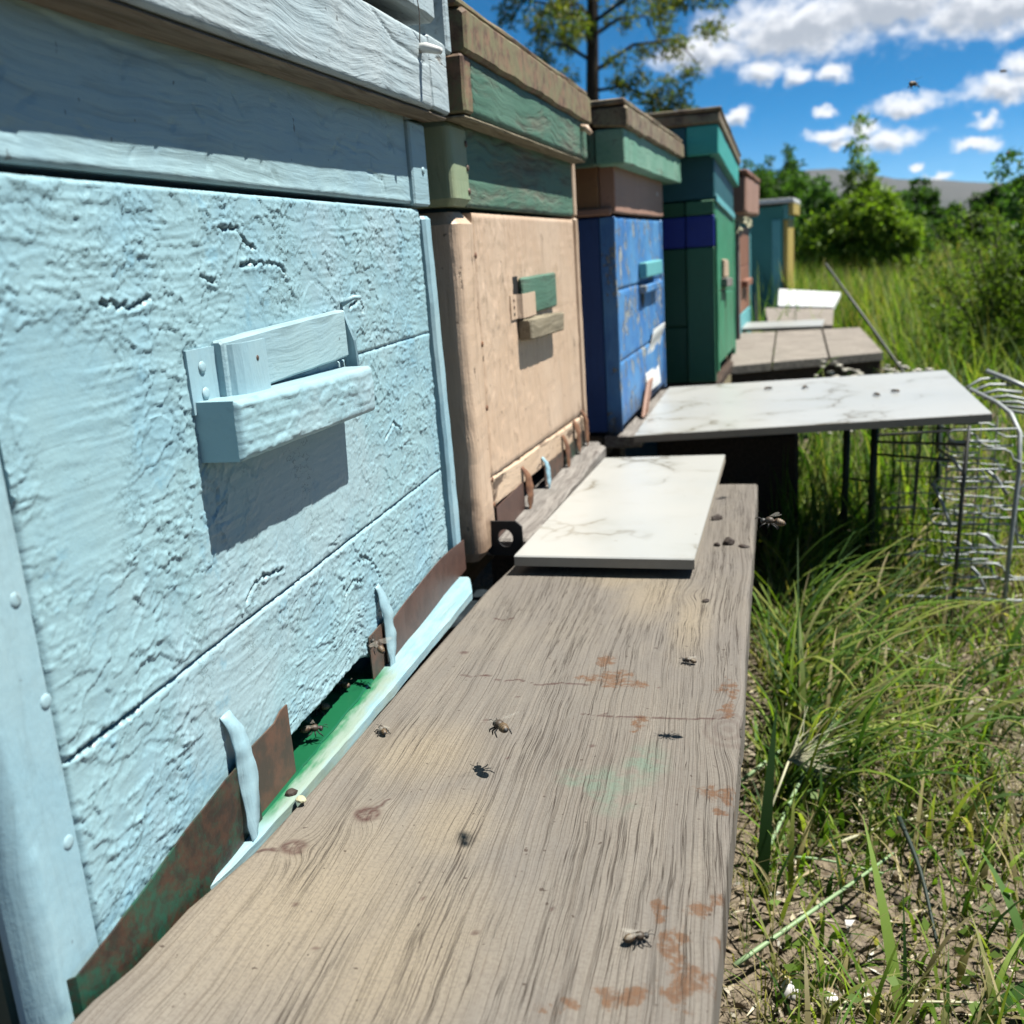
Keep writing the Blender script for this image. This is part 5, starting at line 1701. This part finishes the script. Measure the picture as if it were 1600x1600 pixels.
# chips, straw fragments and gravel on the soil
N = 24000
x = rng.uniform(.2, 1.5, N); y = rng.uniform(.35, 2.6, N); z = ground_z(x, y) + .001
pos = np.stack([x, y, z], -1)
cols = np.array([[.40, .33, .23], [.30, .22, .14], [.5, .44, .34], [.16, .12, .08], [.62, .58, .5]])[rng.choice(5, N, p=[.35, .3, .18, .12, .05])] * rng.uniform(.7, 1.2, (N, 1))
m_, t_, b_, o_ = new_mat('litter')
t_.put(b_.inputs['Base Color'], t_.attr('col', 'Color')); b_.inputs['Roughness'].default_value = .85
M_LITTER = m_
o = leaf_scatter('soil_litter', '', pos, .22, .015, .005, cols, M_LITTER, droop=-.06)
tag(o, 'wood chips and straw fragments covering the bare soil', 'litter', kind='stuff')
N = 6000
x = rng.uniform(.2, 1.5, N); y = rng.uniform(.35, 2.6, N)
pos = np.stack([x, y, ground_z(x, y) + rng.uniform(.001, .012, N)], -1)
cols = np.array([[.50, .42, .24], [.36, .28, .16], [.6, .54, .38], [.22, .17, .1]])[rng.integers(0, 4, N)] * rng.uniform(.7, 1.2, (N, 1))
tag(leaf_scatter('straw_litter', '', pos, .12, .038, .0022, cols, M_LITTER, droop=.0), 'thin bits of dry straw strewn over the soil', 'litter', kind='stuff')
# pebbles
N = 2600
ico_v = np.array([(0, 0, 1), (.894, 0, .447), (.276, .851, .447), (-.724, .526, .447), (-.724, -.526, .447), (.276, -.851, .447), (.724, .526, -.447), (-.276, .851, -.447), (-.894, 0, -.447), (-.276, -.851, -.447), (.724, -.526, -.447), (0, 0, -1)])
ico_f = np.array([(0, 1, 2), (0, 2, 3), (0, 3, 4), (0, 4, 5), (0, 5, 1), (1, 6, 2), (2, 7, 3), (3, 8, 4), (4, 9, 5), (5, 10, 1), (6, 7, 2), (7, 8, 3), (8, 9, 4), (9, 10, 5), (10, 6, 1), (11, 7, 6), (11, 8, 7), (11, 9, 8), (11, 10, 9), (11, 6, 10)])


def pebbles(name, label, x, y, r0, r1, pal):
    N = len(x)
    r = r0 + (r1 - r0) * rng.random(N) ** 3
    V = ico_v[None] * rng.uniform(.6, 1.3, (N, 12, 1)) * r[:, None, None] * np.array([1.2, 1.0, .6])
    a = rng.uniform(0, 6.28, N); ca, sa = np.cos(a)[:, None], np.sin(a)[:, None]
    V = np.stack([V[..., 0] * ca - V[..., 1] * sa, V[..., 0] * sa + V[..., 1] * ca, V[..., 2]], -1)
    V += np.stack([x, y, ground_z(x, y) + r * .2], -1)[:, None]
    F = (ico_f[None] + (np.arange(N) * 12)[:, None, None]).reshape(-1, 3)
    cols = np.repeat(np.array(pal)[rng.integers(0, len(pal), N)] * rng.uniform(.7, 1.2, (N, 1)), 12, 0)
    return tag(link_mesh(name, V.reshape(-1, 3), F, M_LITTER, None, cols={'col': cols}), label, 'stones', kind='stuff')


pebbles('pebbles', 'small clods and pebbles on the soil beside the plank', rng.uniform(.2, 1.5, N), rng.uniform(.35, 2.4, N), .0015, .008, [(.22, .17, .12), (.3, .25, .18), (.15, .11, .08)])
nf = 260
fx = rng.uniform(.40, .66, nf); fy = rng.uniform(2.2, 2.62, nf); fz = rng.uniform(-.16, -.045, nf)
V, F, Cc = blades(nf, np.stack([fx, fy, ground_z(fx, fy)], -1), rng.uniform(0, 6.28, nf), (fz + .29), np.full(nf, .0025), np.full(nf, .02), np.full(nf, .12), grass_cols(nf, .1), 4)
tips_ = V.reshape(nf, 5, 2, 3)[:, -1].mean(1)
fl = ico_v[None] * rng.uniform(.004, .009, nf)[:, None, None] * np.array([1.3, 1.3, .5]) + tips_[:, None]
F2 = (ico_f[None] + (np.arange(nf) * 12)[:, None, None]).reshape(-1, 3)
tag(link_mesh('white_flowers', fl.reshape(-1, 3), F2, M_LITTER, None, cols={'col': np.repeat(np.array([[.72, .66, .56]]) * rng.uniform(.6, 1.1, (nf, 1)), 12, 0)}), 'small pale flower heads in front of the grey platform', 'flowers', kind='stuff')
tag(link_mesh('flower_stalks', V, F, M_GRASS, None, smooth=True, cols={'col': Cc}), 'thin stalks of the pale flowers before the grey platform', 'stalks', kind='stuff')
db = beam('darkener', (-.19, -.06, .0), (.055, .06, .235), M_DKW, None, axis=0, seg=8, amp=.003, bev=.006)  # added block; its dark wood stands in for shade below the tile
db.location = (.29, 1.82, -.30); tag(db, 'added timber sleeper in the deep shade under the large marble tile', 'timber')

# single stems, leaves and shells that stand out on the ground
def gp(x, y, h): return (x, y, float(ground_z(x, y)) + h)


def stem(name, pts, r, mat, label, cat):
    P = [Vector(gp(*p)) for p in pts]
    Q = []
    for i in range(len(P) - 1):
        for k in range(4): Q.append(P[i].lerp(P[i + 1], k / 4))
    Q.append(P[-1])
    for _ in range(3):
        Q = [Q[0]] + [(Q[i - 1] + Q[i] * 2 + Q[i + 1]) / 4 for i in range(1, len(Q) - 1)] + [Q[-1]]
    o0 = Q[0].copy()
    o = tube(name, [q - o0 for q in Q], [r * (1 - .5 * i / len(Q)) for i in range(len(Q))], mat, None, 6, loc=o0)
    return tag(o, label, cat)


stem('straw', [(.242, .925, .02), (.30, .985, .04), (.335, 1.03, .03), (.378, 1.065, .02)], .0022, M_STEMG, 'pale green stem leaning out from the plank, upper of the crossing pair', 'stem')
stem('straw', [(.262, .80, .02), (.30, .90, .045), (.335, 1.0, .05), (.352, 1.05, .05)], .0022, M_STEMG, 'pale green stem crossing under the upper one beside the plank', 'stem')
stem('straw', [(.315, .833, .01), (.36, .86, .012), (.43, .905, .014), (.505, .91, .012)], .0020, M_STRAWP, 'long pale straw lying across the bare soil', 'straw')
stem('straw', [(.235, .655, .02), (.285, .70, .03), (.335, .76, .03), (.372, .82, .02)], .0022, M_STEMG, 'pale green stem rising from the foot of the plank towards the soil', 'stem')
stem('straw', [(.275, .80, .02), (.31, .80, .02), (.36, .79, .02)], .0016, M_STEMG, 'short pale stem lying below the dry seed head', 'stem')
stem('straw', [(.375, .815, .06), (.385, .76, .05), (.388, .70, .02)], .0022, M_DARKLEG, 'dark green upright stalk on the soil', 'stem')
stem('straw', [(.30, .638, .01), (.36, .65, .012), (.44, .66, .01)], .0013, M_STRAWP, 'thin straw at the bottom edge of the picture', 'straw')
stem('straw', [(.36, 1.26, .02), (.42, 1.24, .05), (.50, 1.22, .03)], .0016, M_STRAWP, 'pale straw arching over the grass near the rack', 'straw')


def big_blade(name, x, y, h, hd, L_, wd, l0, l1, col, label):
    V, F, Cc = blades(1, np.array([[0, 0, 0.0]]), np.array([hd]), np.array([L_]), np.array([wd]), np.array([l0]), np.array([l1]), np.array([col]), 10)
    o = link_mesh(name, V, F, M_GRASS, None, smooth=True, cols={'col': Cc}, loc=gp(x, y, h))
    return tag(o, label, 'leaf')


big_blade('grass_leaf', .352, .635, .0, 1.75, .15, .010, .5, 1.0, (.20, .30, .05), 'single broad bright green grass leaf on the soil near the bottom')
big_blade('grass_leaf', .258, .76, .0, 1.3, .17, .012, .2, .5, (.045, .10, .03), 'dark green curled grass leaf close to the foot of the plank')
big_blade('grass_leaf', .40, .64, .0, .3, .11, .011, .8, 1.6, (.06, .14, .03), 'broad green grass leaf lying at the lower right')
big_blade('grass_leaf', .36, .62, .0, -.3, .12, .012, .9, 1.7, (.07, .15, .035), 'broad green leaf at the bottom edge, pointing right')
big_blade('grass_leaf', .46, .72, .0, 1.9, .10, .010, .6, 1.4, (.08, .17, .03), 'green grass leaf by the right edge of the picture')
for (x, y, lb, rr) in ((.328, .737, 'white curled petal on the soil below the straw', .0055), (.274, .642, 'pinkish white shell at the bottom beside the plank', .008), (.305, .64, 'white shell half under a leaf at the bottom', .006), (.318, 1.0, 'pale pinkish bit of shell among the weeds', .006), (.30, 1.12, 'white speck of shell in the grass', .005)):
    V, F, Cc = blades(1, np.zeros((1, 3)), np.array([rng.uniform(0, 6)]), np.array([rr * 3]), np.array([rr * 1.7]), np.array([.3]), np.array([3.3]), np.array([[.8, .8, .8]]), 8)
    tag(link_mesh('petal', V, F, M_SHELL, None, smooth=True, loc=gp(x, y, .006)), lb, 'petal', group='white bits lying on the ground')
# dry seed head of fine awns beside the plank
awV = []; awF = []
for k in range(60):
    a = rng.uniform(-.5, 1.2); e = rng.uniform(-.5, .9); L_ = rng.uniform(.02, .075)
    d = Vector((math.cos(a) * math.cos(e), math.sin(a) * math.cos(e), math.sin(e)))
    q = d * L_ + Vector((rng.normal(0, .006), rng.normal(0, .006), rng.normal(0, .006)))
    v_, f_ = tube_geo([(0, 0, 0), d * L_ * .5, q], [.0005, .0004, .0002], 4)
    awF += [tuple(i + len(awV) for i in ff) for ff in f_]; awV += list(v_)
sh_ = thing('seed_head', 'dry wispy seed head leaning by the outer edge of the plank', 'seed head', gp(.275, .86, .0))
v0 = Vector((.012, .035, .065))
link_mesh('awns', [v + v0 for v in awV], awF, M_STRAWP, sh_)
tube('stalk', [(-.02, -.02, 0), (0, .01, .045), v0], .0012, M_STRAWP, sh_, 5)


# ------------------------------------------------------------------ trees and bushes
def tree_limbs(root, pts_list, mat=M_BARK):
    for (nm, P, r0, r1) in pts_list:
        tube(nm, P, list(np.linspace(r0, r1, len(P))), mat, root, 7)


def clump_cloud(centers, radii, per, rng_=rng):
    out = []
    for c_, r in zip(centers, radii):
        d = rng_.normal(0, 1, (per, 3)); d /= np.linalg.norm(d, axis=1)[:, None]
        rad = r * rng_.random(per) ** .45
        out.append(np.asarray(c_) + d * rad[:, None] * np.array([1, 1, .8]))
    return np.concatenate(out)


GREENS_D = np.array([[.045, .098, .022], [.060, .118, .025], [.036, .08, .022]])
GREENS_M = np.array([[.055, .115, .022], [.070, .130, .026], [.045, .095, .022]])
GREENS_B = np.array([[.17, .26, .032], [.13, .215, .03], [.20, .28, .04]])


def leafcols(N, pal): return pal[rng.integers(0, len(pal), N)] * rng.uniform(.75, 1.3, (N, 1))


# the tall tree behind the hives
T = thing('tree', 'tall slender tree with an airy olive crown rising behind the hives', 'tree', (-1.59, 13.9, -.5))
limbs = [('trunk', [(0, 0, 0), (.03, 0, 1.2), (.0, 0, 2.4), (.05, 0, 3.4), (.10, .05, 4.6), (.12, .05, 6.2)], .12, .05)]
cent = []; rad = []
random.seed(21)
for k in range(30):
    h0 = 3.05 + 3.2 * (k / 30) + random.uniform(-.1, .1)
    a = k * 2.4 + random.uniform(-.4, .4)
    L_ = random.uniform(.8, 1.75) * (1 - .1 * (k / 34))
    dx, dy = math.cos(a), math.sin(a)
    drop = random.uniform(-.15, .5)
    P = [(.06, 0, h0), (dx * L_ * .4, dy * L_ * .4, h0 + .28), (dx * L_ * .8, dy * L_ * .8, h0 + .25 + drop * .3), (dx * L_, dy * L_, h0 + drop * .2 - .05)]
    limbs.append(('branch', P, .028, .006))
    for f in (.6, .85, 1.05):
        for q in range(2):
            cent.append((dx * L_ * f + random.gauss(0, .14), dy * L_ * f + random.gauss(0, .14), h0 + .2 + drop * .4 * f + random.gauss(-.05, .14))); rad.append(random.uniform(.12, .26))
# a low drooping bough on the right
P = [(.05, 0, 2.75), (.45, -.1, 2.75), (.85, -.15, 2.55), (1.1, -.15, 2.3)]
limbs.append(('branch', P, .025, .006))
for (cx_, cz_) in ((.35, 2.7), (.5, 2.62), (.65, 2.72), (.7, 2.5), (.85, 2.45), (.95, 2.32), (1.05, 2.35), (1.15, 2.5), (1.2, 2.3), (.78, 2.28), (1.0, 2.62), (.35, 2.95), (1.3, 2.72), (-.3, 2.85), (-.55, 2.85), (-.75, 3.0), (-1.0, 3.1)):
    cent.append((cx_, -.1, cz_ + .12)); rad.append(.17)
tree_limbs(T, limbs)
pos = clump_cloud(cent, rad, 100)
cols = leafcols(len(pos), np.array([[.10, .135, .025], [.14, .15, .03], [.07, .11, .025], [.17, .155, .035]]))
leaf_scatter('crown', '', pos, 1.0, .105, .028, cols, M_LEAF, T, droop=.9)


def bush(name, label, x, y, z0, prof, n, pal, leaf=(.05, .02), depth=1.0, trunk=True, group=None, cat='bush', droop=.1, upright=0.0, zjit=1.0, limb_r=.02):
    """prof: list of (dx, dz, radius) lobes in the plane facing the camera, given real depth around it"""
    B = thing(name, label, cat, (x, y, z0), group=group)
    cent = []; rad = []
    w = np.array([p[2] ** 2.9 for p in prof]); w = w / w.sum()
    allp = []
    for (dx, dz, r), ww in zip(prof, w):
        m_ = max(2, int(n * 2.2 * ww / 45))
        d = rng.normal(0, 1, (m_, 3)); d /= np.linalg.norm(d, axis=1)[:, None]
        rr = r * rng.random(m_) ** .4
        c_ = np.stack([dx + d[:, 0] * rr, d[:, 1] * rr * depth, dz * 1.18 + d[:, 2] * rr], -1)
        c_[:, 2] = np.maximum(c_[:, 2], .02)
        allp.append(clump_cloud(c_, np.full(m_, max(r * .27, .055)), 45 if r > .13 else 26))
    pos = np.concatenate(allp)
    # darker inner twigs come from shade alone; colours vary clump by clump
    hue = fbm(pos[:, 0] * 2.5, pos[:, 2] * 2.5 + pos[:, 1], 3, 260)
    cols = leafcols(len(pos), pal) * (1 + .35 * hue[:, None])
    if upright:
        pos[:, 2] += 0
    leaf_scatter('foliage', '', pos, zjit, leaf[0] * 1.2, leaf[1] * 1.35, cols, M_LEAF, B, droop=droop)
    if trunk:
        top = max(p[1] + p[2] for p in prof)
        for k in range(4):
            dx, dz, r = prof[k % len(prof)]
            a = random.uniform(-.06, .06)
            tube('stem', [(a, a, -.1), (a + dx * .4, 0, dz * .5), (dx, 0, dz * 1.18 + r * .5)], [limb_r, limb_r * .7, limb_r * .25], M_BARK, B, 6)
    return B


def P_(az_, d): return (.242 + d * math.sin(R_(az_)), d * math.cos(R_(az_)))


GZ0 = -.31
# left hedge of willows beyond the far hive
x, y = P_(1.4, 11)
bush('willow_bush', 'dark green willow with pointed tops just right of the tall green hive', x, y, GZ0, [(-.25, .55, .34), (.0, .42, .36), (.12, .75, .26), (-.12, .85, .22), (.03, 1.0, .14), (-.3, .86, .24), (-.05, .9, .23), (.2, .86, .22), (-.1, 1.08, .08), (.25, .45, .3), (-.5, .7, .3)], 9000, GREENS_D * 1.35, (.05, .014), 1.0, group='bushes and trees beyond the hives', cat='bush', droop=-.2)
x, y = P_(3.0, 11.5)
bush('willow_bush', 'dark willow with a tall narrow spire left of the hills', x, y, GZ0, [(0, .42, .34), (.12, .75, .24), (-.02, .95, .17), (-.02, 1.03, .14), (-.03, 1.1, .11), (-.03, 1.16, .09), (-.03, 1.22, .06), (-.22, .88, .2), (.15, .84, .2),  (.25, .55, .28), (-.25, .65, .26)], 8500, GREENS_D * 1.2, (.05, .014), 1.0, group='bushes and trees beyond the hives', cat='bush', droop=-.3)
x, y = P_(-.9, 12.5)
bush('willow_bush', 'dark willow hidden mostly behind the tall green hive', x, y, GZ0, [(0, .55, .45), (.2, .9, .3), (-.3, .85, .3), (.0, 1.2, .15)], 6000, GREENS_D * 1.3, (.05, .014), 1.0, group='bushes and trees beyond the hives', droop=-.2)
# the bright bush with one leggy branch on top
x, y = P_(6.4, 8.6)
bush('bright_bush', 'bright yellow green bush with one leggy branch sticking up above it', x, y, GZ0, [(.10, .42, .26), (.22, .30, .22), (-.05, .55, .24), (-.22, .42, .24), (.32, .42, .17), (-.30, .22, .2), (.10, .62, .2), (-.02, .78, .12), (.02, .92, .10), (-.06, 1.0, .08), (.03, 1.1, .07), (.07, .86, .07), (-.02, 1.17, .05), (.13, .78, .07)], 11000, GREENS_B, (.042, .015), .9, group='bushes and trees beyond the hives', droop=0, limb_r=.012)
x, y = P_(5.0, 9.6)
bush('dark_bush', 'dark bush on the left behind the bright yellow green one', x, y, GZ0, [(0, .35, .32), (-.2, .45, .25), (.15, .55, .25), (-.05, .68, .2)], 6000, GREENS_D * 1.5, (.05, .016), 1.0, group='bushes and trees beyond the hives')
x, y = P_(7.9, 14)
bush('dark_bush', 'rounded dark bush close behind the bright bush on its right', x, y, GZ0, [(0, .35, .35), (-.2, .6, .26), (.12, .62, .24), (.25, .3, .3)], 6000, GREENS_D * 1.2, (.06, .022), 1.0, group='bushes and trees beyond the hives')
x, y = P_(9.35, 21)
bush('round_tree', 'small round dark tree standing alone before the hills', x, y, GZ0, [(0, .75, .36), (0, .45, .36), (-.05, .98, .22), (.3, .45, .3), (.5, .5, .28)], 5000, GREENS_D * 1.0, (.09, .035), 1.0, group='bushes and trees beyond the hives', cat='tree')
for k, (a, d, s_, lb) in enumerate(((10.4, 20, .62, 'low dark shrub right of the round tree'), (11.2, 23, .6, 'low dark shrub in the gap below the far hills'), (12.6, 19, 1.0, 'dark tree at the left of the right hand group'), (13.7, 20, 1.15, 'dark tree in the middle of the right hand group'), (15.0, 19, 1.2, 'dark tree at the right border of the picture'), (17.0, 20, 1.3, 'dark tree beyond the right border of the picture'), (8.6, 26, .6, 'low shrub between the bright bush and the round tree'), (12.0, 27, .8, 'faraway shrub below the hill slope'))):
    x, y = P_(a, d)
    bush('dark_shrub', lb, x, y, GZ0, [(0, .42 * s_, .36 * s_), (-.35 * s_, .38 * s_, .3 * s_), (.35 * s_, .4 * s_, .32 * s_), (.1 * s_, .72 * s_, .24 * s_), (-.2 * s_, .66 * s_, .2 * s_)], 4200, GREENS_D * rng.uniform(.95, 1.3), (.09, .035), 1.0, group='bushes and trees beyond the hives', cat='shrub', trunk=(k < 6))
# feathery shrub at the right, close
x, y = P_(13.9, 3.9)
fl_ = []
FB = thing('feathery_shrub', 'feathery mid green shrub at the right edge beside the wire rack', 'shrub', (x, y, GZ0))
tips = []
for k in range(46):
    a = random.uniform(0, 6.28); sp = random.uniform(.02, .40); hh = random.uniform(.30, .72) * (1 - .5 * sp)
    ex, ey = math.cos(a) * sp, math.sin(a) * sp
    P = [(ex * .15, ey * .15, 0), (ex * .5, ey * .5, hh * .55), (ex, ey, hh)]
    tube('stem', P, [.004, .003, .0012], M_BARK, FB, 5)
    for u_ in np.linspace(.2, 1.0, 15):
        tips.append((ex * (.15 + .85 * u_) + random.gauss(0, .012), ey * (.15 + .85 * u_) + random.gauss(0, .012), hh * u_ + random.gauss(0, .01)))
pos = clump_cloud(tips, np.full(len(tips), .035), 20)
leaf_scatter('foliage', '', pos, 1.0, .028, .007, leafcols(len(pos), GREENS_M * np.array([[2.1, 1.6, 1.3]])), M_LEAF, FB, droop=-.25)
x, y = P_(15.6, 4.6)
bush('dark_shrub', 'dark shrub behind the feathery one at the right border', x, y, GZ0, [(0, .4, .24), (-.08, .62, .14), (.15, .5, .2), (-.1, .25, .2)], 5000, GREENS_D * 1.5, (.03, .010), 1.0, group='bushes and trees beyond the hives', cat='shrub')
# treetops showing just above the roofs
x, y = P_(-3.6, 20)
bush('far_tree', 'small treetop peeping over the roofs between the blue and green hives', x, y, GZ0, [(0, 1.2, .5), (0, 1.8, .4), (.1, 2.3, .22), (-.1, 2.4, .16)], 4000, GREENS_D * 1.4, (.09, .03), 1.0, group='bushes and trees beyond the hives', cat='tree')
x, y = P_(-6.6, 24)
bush('far_tree', 'small treetop peeping out beside the tall tree trunk', x, y, GZ0, [(0, 1.6, .5), (0, 2.4, .3), (.0, 3.0, .16)], 3000, GREENS_D * 1.4, (.09, .03), 1.0, group='bushes and trees beyond the hives', cat='tree')
# a distant belt of scrub under the hills
N = 16000
a = np.radians(rng.uniform(-30, 45, N)); r = rng.uniform(45, 120, N)
hgt = np.abs(fbm(a * 40, r * .05, 3, 300)) * 1.6 * r / 70 + .2
pos = np.stack([.24 + r * np.sin(a), r * np.cos(a), -.35 + rng.random(N) * hgt], -1)
o = leaf_scatter('scrub_belt', '', pos, 1.0, .5, .3, leafcols(N, GREENS_D * 1.3), M_LEAF)
tag(o, 'far belt of scrub along the foot of the hills', 'scrub', kind='stuff')

# ------------------------------------------------------------------ air
hz = bpy.data.materials.new('haze_air'); hz.use_nodes = True
t = NT(hz.node_tree)
for n in list(t.n): t.n.remove(n)
o_ = t.add('ShaderNodeOutputMaterial'); pv = t.add('ShaderNodeVolumePrincipled')
pv.inputs['Color'].default_value = (.82, .90, 1.0, 1)
pv.inputs['Density'].default_value = 3.0e-5
pv.inputs['Anisotropy'].default_value = .3
t.l.new(pv.outputs[0], o_.inputs['Volume'])
hzv = [(sx_ * 6500, y_, z_) for z_ in (-1.9, 330) for (sx_, y_) in ((-1, -1700), (1, -1700), (1, 6300), (-1, 6300))]
hb = link_mesh('haze', hzv, [(3, 2, 1, 0), (4, 5, 6, 7), (0, 1, 5, 4), (1, 2, 6, 5), (2, 3, 7, 6), (3, 0, 4, 7)], hz)
tag(hb, kind='stuff'); hb['label'] = 'thin summer haze filling the air over the meadow'
